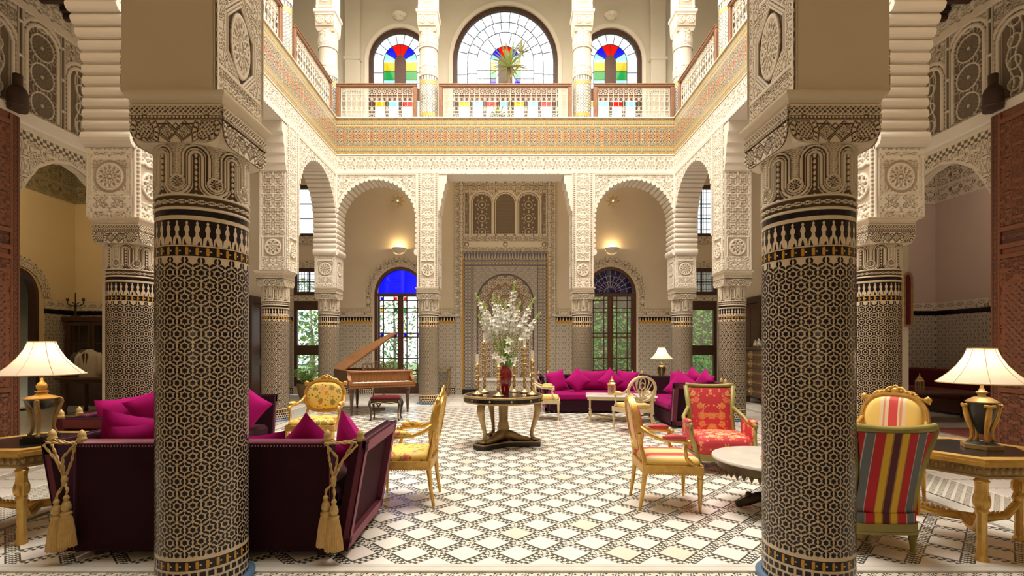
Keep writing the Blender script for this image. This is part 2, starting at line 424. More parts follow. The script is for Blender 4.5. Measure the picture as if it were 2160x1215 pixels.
STEM = mat('stem_green', (.28, .42, .10), .5); PETAL = mat('white_petal', (.93, .92, .86), .6, Subsurface_Weight=.1)
NAVYT = noisy('dark_zellige', (.006, .007, .013), (.018, .009, .007), 9, .2, 0, 0, Specular_IOR_Level=.35); CREAMT = noisy('cream_zellige', (.76, .67, .52), (.68, .52, .34), 22, .2, 0, 0)
YELT = noisy('amber_zellige', (.66, .34, .03), (.55, .26, .02), 14, .2, 0, 0); BLUET = mat('blue_tile', (.10, .18, .30), .25)
def dado(name, c1, c2, s):
    """small star-and-lattice wall mosaic"""
    m = mat(name, c1, .25); n = N(m); p = n.sep(n.pos()); h = n.math('ADD', p[0], p[1]); v = p[2]
    a = n.math('MULTIPLY', h, 2*PI/s); b = n.math('MULTIPLY', v, 2*PI/(s*1.7)); a2 = n.math('MULTIPLY', h, PI/s)
    f = n.math('ADD', n.math('COSINE', n.math('ADD', a2, b)), n.math('COSINE', n.math('SUBTRACT', a2, b))); f = n.math('ADD', f, n.math('COSINE', a))
    g = n.math('ABSOLUTE', n.math('SINE', n.math('MULTIPLY', f, 2.6)))
    n.col(n.mix(n.math('GREATER_THAN', g, .46), c1, c2)); return m
DADO = dado('dado_zellige', (.05, .055, .068), (.68, .60, .48), .10)
def speck(name, c1, c2, s, ang=.785):
    m = mat(name, c1, .25); n = N(m); mp = n.n('ShaderNodeMapping'); n.l(n.pos(), mp.inputs[0]); mp.inputs['Rotation'].default_value = (0, 0, ang); p = n.sep(mp.outputs[0])
    a = n.math('SINE', n.math('MULTIPLY', p[0], 2*PI/s)); b = n.math('SINE', n.math('MULTIPLY', p[1], 2*PI/(s*.55)))
    c = n.math('SINE', n.math('MULTIPLY', n.math('ADD', p[0], n.math('MULTIPLY', a, s*.18)), 4*PI/s))
    n.col(n.mix(n.math('GREATER_THAN', n.math('MULTIPLY', b, c), -.12), c1, c2)); return m
SPECK = speck('floor_speckle_mosaic', (.045, .05, .055), (.76, .71, .60), .07)
def chain(name, a_, x0, y0):
    """court floor ground: diagonal bands of dark links on cream"""
    m = mat(name, (.1, .1, .1), .22); n = N(m); p = n.sep(n.pos()); r2 = math.sqrt(.5)
    x = n.math('SUBTRACT', p[0], x0); y = n.math('SUBTRACT', p[1], y0)
    u = n.math('MULTIPLY', n.math('ADD', x, y), r2); v = n.math('MULTIPLY', n.math('SUBTRACT', x, y), r2)
    def band(w, l):
        q = n.math('SUBTRACT', n.math('FRACT', n.math('MULTIPLY_ADD', w, 1/a_, .5)), .5); q = n.math('MULTIPLY', q, a_)      # distance to band axis
        inb = n.math('LESS_THAN', n.math('ABSOLUTE', q), .042)
        k = n.math('SINE', n.math('MULTIPLY_ADD', l, 2*PI/.0453, n.math('MULTIPLY', n.math('SIGN', q), 1.9)))
        k2 = n.math('SINE', n.math('MULTIPLY', q, 2*PI/.034))
        lightp = n.math('GREATER_THAN', n.math('ADD', n.math('MULTIPLY', k, .75), n.math('ABSOLUTE', k2)), .72)
        edge = n.math('GREATER_THAN', n.math('ABSOLUTE', q), .032)
        return inb, n.math('MULTIPLY', lightp, n.math('SUBTRACT', 1.0, edge))
    i1, l1 = band(u, v); i2, l2 = band(v, u)
    f = n.math('MAXIMUM', n.math('MULTIPLY', i1, l1), n.math('MULTIPLY', i2, l2))
    n.col(n.mix(f, (.07, .075, .075), (.80, .76, .66))); return m

# ================================================================== building shell
CX, CY, PX, PY, HW = 4.6, 4.93, 1.98, 2.05, .27
YC = 8.17                                             # middle of the courtyard
WALLS = {'back': ((0, 12.83, 0), (1, 0, 0), (0, -1, 0), CX, PX), 'left': ((-4.33, YC, 0), (0, 1, 0), (1, 0, 0), CY, PY),
         'right': ((4.33, YC, 0), (0, -1, 0), (-1, 0, 0), CY, PY), 'front': ((0, 3.50, 0), (-1, 0, 0), (0, 1, 0), CX, PX)}
ZA, ZT, ZL = 3.0, 5.78, 5.88                          # abacus top, arch crown, lintel underside

def wmat(k):
    o, u, n, c, p = WALLS[k]
    return Matrix(((u[0], -n[0], 0, o[0]), (u[1], -n[1], 0, o[1]), (0, 0, 1, 0), (0, 0, 0, 1)))
def scallop(m, a, zb, zc, bulge=.055, pitch=.128):
    base = []
    L1 = zc-zb; LA = PI*a; tot = 2*L1+LA
    def at(s):
        if s < L1: return (m-a, zb+s), (1, 0)
        if s > L1+LA: return (m+a, zc-(s-L1-LA)), (-1, 0)
        t = PI-(s-L1)/a; return (m+a*math.cos(t), zc+a*math.sin(t)), (-math.cos(t), -math.sin(t))
    n = int(round((tot-.4)/pitch)); st = [0, .2]+[.2+(tot-.4)*i/n for i in range(1, n)]+[tot-.2, tot]
    pts = []; out = []
    for i in range(len(st)-1):
        big = i in (0, len(st)-2); b = .085 if big else bulge
        for k in range(7):
            t = k/6; s = st[i]+(st[i+1]-st[i])*t; (x, z), (nx, nz) = at(s)
            d = b*max(0, math.sin(PI*t))**.45
            if k == 6 and i < len(st)-2: continue
            pts.append((x+nx*d, z+nz*d)); out.append((x-nx*.035, z-nz*.035))
    return pts, out
def wall_h(c, p):
    def h(u, v):
        au = np.abs(u); w = au-p
        o = arab(w, v, .10)
        bay = (au > p+HW) & (au < c-HW)
        fr = np.minimum(np.minimum(au-(p+HW), (c-HW)-au), 5.90-v)
        o = np.where(bay & (v < 5.92), np.where(fr < .05, line(fr, .025, .022), o), o)
        pier = np.abs(w) < HW
        strip = np.maximum(line(np.abs(w), .255, .02), S((np.sin(v*2*PI/.05)-.1)/.4)*(np.abs(np.abs(w)-.21) < .018)); strip = np.maximum(strip, line(np.abs(w), .18, .014))
        inner = np.maximum(arab(w, v, .085)*.85, rosette(w, (v+.15) % .3-.15, .06, 8))
        ros = rosette(w, v-3.44, .16, 8); box_ = np.maximum(line(v, 3.68, .02), line(v, 3.2, .02))
        inner = np.where(np.abs(v-3.44) < .22, np.maximum(ros, box_), inner)
        o = np.where(pier & (v < 5.92), np.where(np.abs(w) > .165, strip, inner), o)
        big = arab(u, v, .105)
        o = np.where(v > 5.97, np.maximum(np.maximum(big*(v < 6.31)*(v > 6.0), line(v, 6.33, .03)), line(v, 5.985, .02)), o)
        o = np.where((v > 5.90) & (v <= 5.97), 1.25, o)
        return o
    return h
def wall_mask(c, p):
    a = (c-p-2*HW)/2; m = (c+p)/2; zc = ZT-a
    def k(u, v):
        au = np.abs(u); d = np.abs(au-m)
        op = np.where(v < zc, d < a, d*d+(v-zc)**2 < a*a)
        op |= (au < p-HW) & (v < ZL)
        return ~op
    return k
def pier_side_h(kind):
    def h(u, v):
        e = np.maximum(line(np.abs(u), .255, .02), line(np.abs(u), .225, .008))
        if kind == 'arch':
            o = np.where(np.abs(v-3.47) < .22, np.maximum(np.maximum(rosette(u, v-3.47, .165, 12), line(np.maximum(np.abs(u), np.abs(v-3.47)), .205, .012)), arab(u, v, .09)*(np.hypot(u, v-3.47) > .19)*.7), arab(u, v, .09))
            o = np.maximum(o, np.maximum(line(v, 3.24, .012), line(v, 3.77, .02)))
        else:
            o = np.where(v < 3.26, arab(u*1.3, v, .08), np.where(v < 3.66, np.maximum(rosette(u, v-3.46, .17, 8), line(np.maximum(np.abs(u), np.abs(v-3.46)), .2, .012)), sebka(u, v, .19)))
            o = np.maximum(o, np.maximum(line(v, 3.26, .012), line(v, 3.66, .012)))
        return np.maximum(o, e)
    return h
def pier_near_h(u, v):
    zc = 3.42
    hexd = np.maximum(np.abs(u)*1.05, np.abs(u)*.62+np.abs(v-zc)*.62)          # elongated hexagon
    o = arab(u, v, .075)
    o = np.where(hexd < .20, 0, o)
    for q in (.195, .178, .162): o = np.maximum(o, line(hexd, q, .0085))
    o = np.where(hexd < .150, np.maximum(rosette(u*1.25, (v-zc)*.72, .15, 16), .8*arab(u*1.2, v-zc, .06)*(np.hypot(u*1.25, (v-zc)*.72) < .15)), o)
    o = np.where(np.abs(v-3.17) < .012, 1, o); o = np.where((v < 3.155), np.maximum(scroll(u, v-3.08, .11, .06), .8*arab(u, v, .07)), o)
    e = np.maximum(line(np.abs(u), .26, .012), np.maximum(line(np.abs(u), .215, .006), line(v, 3.015, .012)))
    e = np.maximum(e, S((np.sin((u+v)*2*PI/.03))/.5)*(np.abs(np.abs(u)-.238) < .014))
    return np.maximum(o, e)
def bracket(g, M_, x, s, zb=4.95):
    """stepped corbel in the corner of a lintel bay: x = pier face, s = direction into the bay"""
    pr = [(0, zb), (.035, zb+.02), (.05, zb+.12), (.075, zb+.16), (.08, zb+.30), (.11, zb+.34), (.115, zb+.46), (.15, zb+.52), (.16, zb+.66), (.21, zb+.72), (.22, ZL), (0, ZL)]
    poly = [(x+s*a, b) for a, b in pr]
    if s < 0: poly = poly[::-1]
    m = Matrix(((1, 0, 0, 0), (0, 0, 1, 0), (0, 1, 0, 0), (0, 0, 0, 1)))
    g.prism(poly, -.005, .545, M_ @ m)
def arcade(k):
    o, u, n, c, p = WALLS[k]; M_ = wmat(k); O, U, Nn = map(np.array, (o, u, n)); Z = np.array((0, 0, 1))
    root = sroot('wall_courtyard_'+k)
    a = (c-p-2*HW)/2; m0 = (c+p)/2; zc = ZT-a; front = k == 'front'
    if not front:
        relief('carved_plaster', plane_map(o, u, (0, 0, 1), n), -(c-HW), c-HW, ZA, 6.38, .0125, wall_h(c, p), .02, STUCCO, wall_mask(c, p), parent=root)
    else:
        relief('plaster_face', plane_map(o, u, (0, 0, 1), n), -(c-HW), c-HW, ZA, 6.38, .06, None, 0, PLASTERW, wall_mask(c, p), parent=root)
    relief('gallery_face', plane_map(O-Nn*.54, u, (0, 0, 1), n), -c-HW, c+HW, ZA, 7.3, .03, None, 0, PLASTERW if not front else PLASTER, wall_mask(c, p), parent=root)
    mm = Matrix(((1, 0, 0, 0), (0, 0, 1, 0), (0, 1, 0, 0), (0, 0, 0, 1)))
    for q in (-c, -p, p, c): ob('pier_core', G().box(q-.267, q+.267, .004, .536, 2.99, 7.28, .001).xf(M_), PLASTERW if not front else PLASTER, root)
    for s in (-1, 1):
        pts, out = scallop(s*m0, a, 3.8, zc); g = G(); nn = len(pts); v = []; f = []
        for (x, z), (x2, z2) in zip(pts, out): v += [(x, -.02, z), (x, .56, z), (x2, -.02, z2), (x2, .56, z2), (x2, .02, z2)]
        for i in range(nn-1):
            q = 5*i; r = 5*i+5; f += [(q, r, r+1, q+1), (q+2, r+2, r, q), (q+1, r+1, r+3, q+3), (q+4, r+4, r+2, q+2)]
        g.add(v, f); g.xf(M_); ob('scalloped_arch', g, PLASTERW, root, True if False else False)
        for side in (-1, 1):                             # pier faces below the arch
            x = s*m0+side*a; nd = -side
            hd = -Nn*nd
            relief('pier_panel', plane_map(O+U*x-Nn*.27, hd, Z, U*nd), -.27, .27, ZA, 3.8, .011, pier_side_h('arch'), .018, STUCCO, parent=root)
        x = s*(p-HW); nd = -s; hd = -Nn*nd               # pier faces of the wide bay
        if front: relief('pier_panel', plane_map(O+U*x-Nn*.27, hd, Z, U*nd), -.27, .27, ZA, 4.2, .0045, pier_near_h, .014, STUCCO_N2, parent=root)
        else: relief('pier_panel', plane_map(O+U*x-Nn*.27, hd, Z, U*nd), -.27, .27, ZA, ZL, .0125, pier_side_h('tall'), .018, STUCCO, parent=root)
        g = G(); bracket(g, M_, s*(p-HW), -s); ob('lintel_bracket', g, PLASTERW, root)
    g = G().box(-(p-HW), p-HW, 0, .54, ZL, ZL+.10).xf(M_); ob('lintel_soffit', g, PLASTERW, root)
    return root
STUCCO_N2 = stucco('carved_stucco_near', (.84, .74, .59), (.12, .078, .042))  # recess shade in its colour, like the other carved stuccos
for k in ('back', 'left', 'right', 'front'): arcade(k)

# coloured mosaic parapet band
def band_col(u, v):
    v = v-6.38; w = .92
    cream = np.array((.55, .45, .27)); amb = np.array((.50, .31, .075)); navy = np.array((.025, .03, .05)); red = np.array((.50, .20, .13)); grn = np.array((.30, .34, .15)); blue = np.array((.11, .15, .22))
    o = np.broadcast_to(cream, u.shape+(3,)).copy()
    def put(m, c): o[m] = c
    P = .235; x = (u+50*P) % P-P/2; y = v-.46; x2 = (u+50.5*P) % P-P/2
    mid = np.abs(y) < .25
    fx = np.cos(2*PI*u/(P/3)); fy = np.cos(2*PI*y/(P/3)); f = fx*fy+.6*np.cos(3*PI*(u+y)/P)*np.cos(3*PI*(u-y)/P)
    put(mid & (np.abs(f) > .25), amb); put(mid & (np.abs(np.abs(f)-.25) < .14), navy*1.6); put(mid & (f < -.55), cream)
    r = np.hypot(x, y); t = np.arctan2(y, x)
    put(mid & (r < .075) & (np.cos(8*t)+.6 > 0), red); put(mid & (r < .014), navy)
    for s in (-1, 1):
        r2 = np.hypot(x2, (y-s*.21)*1.1); put(mid & (r2 < .07), blue); put(mid & (r2 < .07) & (np.cos(8*np.arctan2(y-s*.21, x2)) > .3), cream*.9)
    for z0 in (.075, .755):
        b = (v > z0) & (v < z0+.115); q = .059; xx = (u+60*q) % q-q/2; yy = v-z0-.0575
        d = np.abs(xx)+np.abs(yy)*.55; put(b, cream*.92); put(b & (d < .021), grn); k = np.floor((u+60*q)/q).astype(int) % 5 == 2; put(b & (d < .021) & k, red*1.1)
        put(b & (np.abs(yy) > .038) & ((u % (q/2)) < q/3.2), navy)
    for z0 in (.05, .195, .715, .875): put(np.abs(v-z0) < .016, amb)
    for z0 in (.022, .9): put((np.abs(v-z0) < .02) & ((u % .03) < .014), amb*.5)
    return o
for k in ('back', 'left', 'right'):
    o, u, n, c, p = WALLS[k]; O = np.array(o)+np.array(n)*.025
    r0 = relief('trim_1' if k == 'back' else 'trim_2' if k == 'left' else 'trim_3', plane_map(O, u, (0, 0, 1), n), -(c-HW-.02), c-HW-.02, 6.38, 7.30, .0105, None, 0, ZELLIGE, colf=band_col)
    r0['kind'] = 'structure'
    g = G().box(-(c-HW), c-HW, -.05, .02, 7.295, 7.33, .008).box(-(c-HW), c-HW, -.035, .02, 6.355, 6.385, .006).xf(wmat(k)); ob('moulding', g, PLASTERW, r0)
g = G().box(-4.3, 4.3, 3.2, 3.56, 6.38, 7.33); struct('trim_4', g, PLASTERW)

# slabs, ceilings, far shell
def slab(name, boxes, m):
    g = G()
    for b in boxes: g.box(*b)
    return struct(name, g, m)
slab('ceiling_gallery_back', [(-7.1, 7.1, 13.3, 15.7, 7.0, 7.28)], PLASTER)
slab('ceiling_gallery_left', [(-7.3, -4.4, -1.3, 13.3, 7.0, 7.28)], BEAM); slab('ceiling_gallery_right', [(4.4, 7.3, -1.3, 13.3, 7.0, 7.28)], BEAM)
slab('ceiling_gallery_front', [(-4.4, 4.4, -1.3, 3.2, 7.0, 7.28)], PLASTER)
for s, nm in ((-1, 'left'), (1, 'right')):
    root = sroot('ceiling_beams_'+nm)
    for i in range(14):
        y = 4.6+i*.42
        x0, x1 = sorted((s*4.9, s*7.1)); ob('beam', G().box(x0, x1, y, y+.2, 6.8, 7.0, .02).box(x0, x1, y+.05, y+.15, 6.72, 6.8, .015), BEAM, root)
slab('ceiling_roof', [(-7.5, -4.6, -1.4, 16, 12.75, 12.9), (4.6, 7.5, -1.4, 16, 12.75, 12.9), (-4.6, 4.6, 13.1, 16, 12.75, 12.9), (-4.6, 4.6, -1.4, 3.2, 12.75, 12.9), (-4.8, 4.8, 3.0, 13.3, 16.2, 16.35)], PLASTERW)
slab('wall_lightwell', [(-4.75, -4.4, 3.2, 13.1, 12.0, 16.2), (4.4, 4.75, 3.2, 13.1, 12.0, 16.2), (-4.75, 4.75, 12.9, 13.3, 12.0, 16.2), (-4.75, 4.75, 3.0, 3.4, 12.0, 16.2)], PLASTERW)  # unseen shaft, raised to even the skylight between upper gallery and floor
slab('wall_rear', [(-12, 12, -1.4, -1.2, 0, 12.7)], PLASTER)
slab('wall_upper_left', [(-7.3, -7.1, -1.2, 15.7, 7.28, 12.75)], PLASTERU); slab('wall_upper_right', [(7.1, 7.3, -1.2, 15.7, 7.28, 12.75)], PLASTERU)
slab('wall_upper_front', [(-7.1, 7.1, 0.8, 1.0, 7.28, 12.75)], PLASTERW)

# walls with openings: openings = (centre, half width, sill, spring, head outline or None)
def arch_line(m, a, zs, rise=1.0, n=20):
    return [(m+a*math.cos(PI-PI*i/n), zs+a*rise*math.sin(PI*i/n)) for i in range(n+1)]
def wall_open(u0, u1, z0, z1, ops, depth):
    """local (u, y, z): face at y=0, reveals to y=depth"""
    g = G(); cuts = sorted(set([u0, u1]+[x for o in ops for x in (o[0]-o[1], o[0]+o[1])]))
    fa = lambda pl: g.add([(x, 0, z) for x, z in pl]+[(x, depth, z) for x, z in pl], [tuple(range(len(pl))), tuple(range(len(pl), 2*len(pl)))[::-1]])
    for l, r in zip(cuts[:-1], cuts[1:]):
        mid = (l+r)/2; st = sorted([o for o in ops if abs(mid-o[0]) < o[1]], key=lambda o: o[2]); lo = [(l, z0), (r, z0)]
        for o in st+[None]:
            top = z1 if o is None else o[2]
            for (xa, za), (xb, zb) in zip(lo[:-1], lo[1:]):
                if top > max(za, zb)+1e-4: fa([(xa, za), (xb, zb), (xb, top), (xa, top)])
            if o:
                lo = [(l, o[3]), (r, o[3])]
                if o[4]:
                    pl = o[4]; lo = [q for q in pl if l-1e-6 <= q[0] <= r+1e-6]
    for o in ops:
        m, a, zs, sp, hd = o; pl = hd or [(m-a, sp), (m+a, sp)]
        pl = [(m-a, zs)]+list(pl)+[(m+a, zs)]
        for (xa, za), (xb, zb) in zip(pl, pl[1:]+pl[:1]):
            g.add([(xa, 0, za), (xb, 0, zb), (xb, depth, zb), (xa, depth, za)], [(0, 1, 2, 3)])
    return g
DA = .80                                               # half width of the garden doors
ops = []
for s in (-1, 1):
    ops += [(s*3.27, DA, .02, 3.1, arch_line(s*3.27, DA, 3.1, 1.08)), (s*6.2, .45, .25, 2.9, None), (s*5.95, .42, 4.9, 6.5, None), (s*5.95, .37, 3.08, 3.92, None)]
# stacked openings share cuts, so give them common edges
ops2 = []
for s in (-1, 1):
    ops2 += [(s*3.27, DA, .02, 3.1, arch_line(s*3.27, DA, 3.1, 1.08)), (s*6.12, .46, .25, 2.9, None), (s*6.12, .46, 3.08, 3.92, None), (s*6.12, .46, 4.9, 6.5, None)]
struct('wall_back', wall_open(-7.1, 7.1, 0, 7.0, ops2, .28).xf(T(0, 15.6, 0)), PLASTER)
UA = {-3.27: .97, 0: 1.63, 3.27: .97}
ops3 = [(m, a, 7.35, 10.35, arch_line(m, a, 10.35, 1.05)) for m, a in UA.items()]
struct('wall_upper_back', wall_open(-7.1, 7.1, 7.28, 12.75, ops3, .28).xf(T(0, 15.6, 0)), PLASTERU)
root = sroot('trim_5')                                 # mouldings of the upper back wall
for m, a in UA.items():
    o_, i_ = arch_line(m, a+.12, 10.35, 1.05, 24), arch_line(m, a, 10.35, 1.05, 24); g = G(); v = []; f = []
    for q in ([(m-a-.12, 7.4)]+o_+[(m+a+.12, 7.4)], [(m-a, 7.4)]+i_+[(m+a, 7.4)]): v += [(x, 15.56, z) for x, z in q]
    n_ = len(o_)+2
    for i in range(n_-1): f.append((i, i+1, n_+i+1, n_+i))
    v += [(x, 15.6, z) for x, y, z in v[:n_]]
    for i in range(n_-1): f.append((i, 2*n_+i, 2*n_+i+1, i+1))
    ob('arch_moulding', g.add(v, f), PLASTERW, root)
for s in (-1, 1):
    x0, x1 = sorted((s*4.48, s*4.95)); ob('pilaster', G().box(x0, x1, 15.42, 15.6, 7.3, 12.7, .03).box(x0-.03, x1+.03, 15.39, 15.6, 9.3, 9.36, .01).box(x0-.03, x1+.03, 15.39, 15.6, 10.3, 10.38, .01), PLASTERU, root)

# floors
TP, X0, Y0 = .272, -.106, 3.637
FLOORM = chain('court_floor_links', TP, X0, Y0)
floor = sroot('floor')
ob('mosaic_ground', G().add([(-4.1, 3.43, 0), (4.1, 3.43, 0), (4.1, 12.2, 0), (-4.1, 12.2, 0)], [(0, 1, 2, 3)]), FLOORM, floor)
def clip(poly, x0, x1, y0, y1):
    for ax, lim, sg in ((0, x0, 1), (0, x1, -1), (1, y0, 1), (1, y1, -1)):
        out = []
        for i in range(len(poly)):
            a, b = poly[i-1], poly[i]; da, db = sg*(a[ax]-lim), sg*(b[ax]-lim)
            if (da >= 0) != (db >= 0): t = da/(da-db); out.append((a[0]+(b[0]-a[0])*t, a[1]+(b[1]-a[1])*t))
            if db >= 0: out.append(b)
        poly = out
        if not poly: return poly
    return poly
D2 = TP*math.sqrt(2)/2; HT = D2-.042*math.sqrt(2)      # half diagonal of a cell and of the marble in it
cells = []
for j in range(-3, 60):
    for i in range(-40, 42):
        x = X0+(i+.5*((j+1) % 2))*2*D2; y = Y0+j*D2
        if (j % 2) == 0: x = X0+i*2*D2+D2
        else: x = X0+i*2*D2
        poly = clip([(x-HT, y), (x, y-HT), (x+HT, y), (x, y+HT)], -4.08, 4.08, 3.45, 12.18)
        if len(poly) >= 3: cells.append((x, y, poly))
def visible(x, y):
    return abs(x) < y*1.02+.1 and not (x < -1.15 and x > -3.1 and y < 4.6 and y > 3.5)
cells.sort(key=lambda c: (not visible(c[0], c[1]), c[1]))
def tilemesh(name, polys, m):
    g = G()
    for p in polys: g.prism(p, 0.0, .003)
    return me_from(name, g, m)
full = [tilemesh('tile', [[(-HT, 0), (0, -HT), (HT, 0), (0, HT)]], m) for m in TILES]
rest = [[], [], []]
for n_, (x, y, p) in enumerate(cells):
    k = R.choice((0, 0, 0, 1, 1, 2))
    if n_ < 300:
        isfull = len(p) == 4 and abs(p[0][0]-(x-HT)) < 1e-6 and x+HT < 4.08 and y-HT > 3.45
        if isfull: o = ob('tile', full[k], None, floor); o.location = (x, y, 0)
        else: ob('tile', tilemesh('tile', [p], TILES[k]), None, floor)
    else: rest[k].append(p)
for k in range(3): ob('far_tiles', tilemesh('far_tiles', rest[k], TILES[k]), None, floor, stuff=True)
g = G()
for a in ((-4.3, 4.3, 3.33, 3.40), (-4.3, 4.3, 12.22, 12.50), (-4.30, -4.12, 3.43, 12.22), (4.12, 4.30, 3.43, 12.22)):
    g.box(a[0], a[1], a[2], a[3], -.02, .012, .004)
ob('marble_kerb', g, MARBLE, floor)
g = G()
for a in ((-4.3, 4.3, 3.395, 3.41), (-4.33, -4.305, 3.4, 12.5), (4.305, 4.33, 3.4, 12.5)): g.box(a[0], a[1], a[2], a[3], -.02, .008, .002)
ob('dark_fillet', g, NAVYT, floor)
ob('kerb_edge', G().box(-4.3, 4.3, 3.405, 3.45, -.02, .006, .002), MARBLE, floor)
def flat(name, x0, x1, y0, y1, m, z=0, parent=None):
    return struct(name, G().add([(x0, y0, z), (x1, y0, z), (x1, y1, z), (x0, y1, z)], [(0, 1, 2, 3)]), m, parent)
fg = sroot('floor_gallery')
flat('front_mosaic', -7.1, 7.1, -1.2, 3.36, SPECK, -.004, fg)
flat('ground', -12, 12, -1.2, 15.8, MARBLE, -.012, fg)
for s in (-1, 1):
    x0, x1 = sorted((s*4.32, s*4.95)); flat('side_mosaic', x0, x1, 3.36, 13.4, SPECK, -.003, fg)
    for i in range(34):                                # pale slabs between dark lines across the side galleries
        y = 1.6+i*.34
        for xa, xb in ((5.0, 5.66), (5.86, 6.5), (6.66, 7.05)):
            xx = sorted((s*xa, s*xb)); o = ob('paving_slab', G().box(xx[0], xx[1], y, y+.29, -.02, .0, .003), TILES[(i*3+int(xa)) % 2], fg)
    x0, x1 = sorted((s*4.95, s*7.1)); flat('slab_joints', x0, x1, 1.5, 13.4, SPECK, -.006, fg)
for i in range(22):
    x = -4.3+i*.4
    ob('paving_slab', G().box(x, x+.37, 13.42, 14.3, -.02, .0, .003), TILES[i % 2], fg); ob('paving_slab', G().box(x, x+.37, 14.4, 15.5, -.02, .0, .003), TILES[(i+1) % 2], fg)
    if i < 21: ob('paving_slab', G().box(x+.02, x+.39, 12.52, 13.36, -.02, .0, .003), TILES[(i+1) % 2], fg)

# zellige dado of the back wall, its crest and the carved band above it
root = sroot('trim_6')
iv = [(-7.1, -6.6), (-5.64, -3.27-DA-.06), (-3.27+DA+.06, -1.56), (1.56, 3.27-DA-.06), (3.27+DA+.06, 5.64), (6.6, 7.1)]
for a, b in iv:
    ob('dado', G().box(a, b, 15.58, 15.62, .2, 2.22, .004), DADO, root)
    g = G().box(a, b, 15.575, 15.62, 2.28, 2.40, .004); ob('crest_band', g, NAVYT, root)
    g = G()
    n_ = max(3, int((b-a)/.085))
    for i in range(n_):
        x = a+(i+.5)*(b-a)/n_; g.prism([(x-.03, 2.285), (x+.03, 2.285), (x+.014, 2.32), (x+.016, 2.35), (x, 2.385), (x-.016, 2.35), (x-.014, 2.32)], 0, .004, T(0, 15.574, 0) @ XZ)
    ob('crest_finials', g, CREAMT, root, stuff=True)
    ob('amber_line', G().box(a, b, 15.572, 15.62, 2.22, 2.28, .004), YELT, root)
    ob('plinth_tiles', G().box(a, b, 15.57, 15.62, 0, .2, .004), NAVYT, root)
    g = G(); n_ = int((b-a)/.055)
    for i in range(n_):
        for j in range(3): x = a+.02+i*.055+(j % 2)*.01; g.box(x, x+.032, 15.566, 15.572, .02+j*.055, .055+j*.055, .001)
    ob('plinth_squares', g, CREAMT, root, stuff=True)
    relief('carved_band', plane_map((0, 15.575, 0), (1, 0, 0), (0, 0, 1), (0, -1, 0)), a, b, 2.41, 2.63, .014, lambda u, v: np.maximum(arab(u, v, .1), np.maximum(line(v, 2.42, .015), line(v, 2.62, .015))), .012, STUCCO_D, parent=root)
for s in (-1, 1):                                      # carved surrounds of the garden doors
    m = s*3.27; a = DA+.06
    def pm(U, V, D, m=m, a=a):
        t = PI-U/a; r = a+V
        return np.stack([m+r*np.cos(t), 15.59-D, 3.1+r*1.06*np.sin(t)], -1)
    hs = lambda u, v: np.maximum(arab(u, v, .11), np.maximum(line(v, .012, .012), line(v, .225, .014)))
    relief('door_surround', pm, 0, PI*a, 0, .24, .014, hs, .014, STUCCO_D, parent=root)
    for q in (-1, 1):
        relief('door_surround', plane_map((m+q*(a+.12), 15.59, 0), (1, 0, 0), (0, 0, 1), (0, -1, 0)), -.12, .12, 2.63, 3.1, .014, lambda u, v: np.maximum(arab(u, v, .11), line(np.abs(u), .11, .014)), .014, STUCCO_D, parent=root)

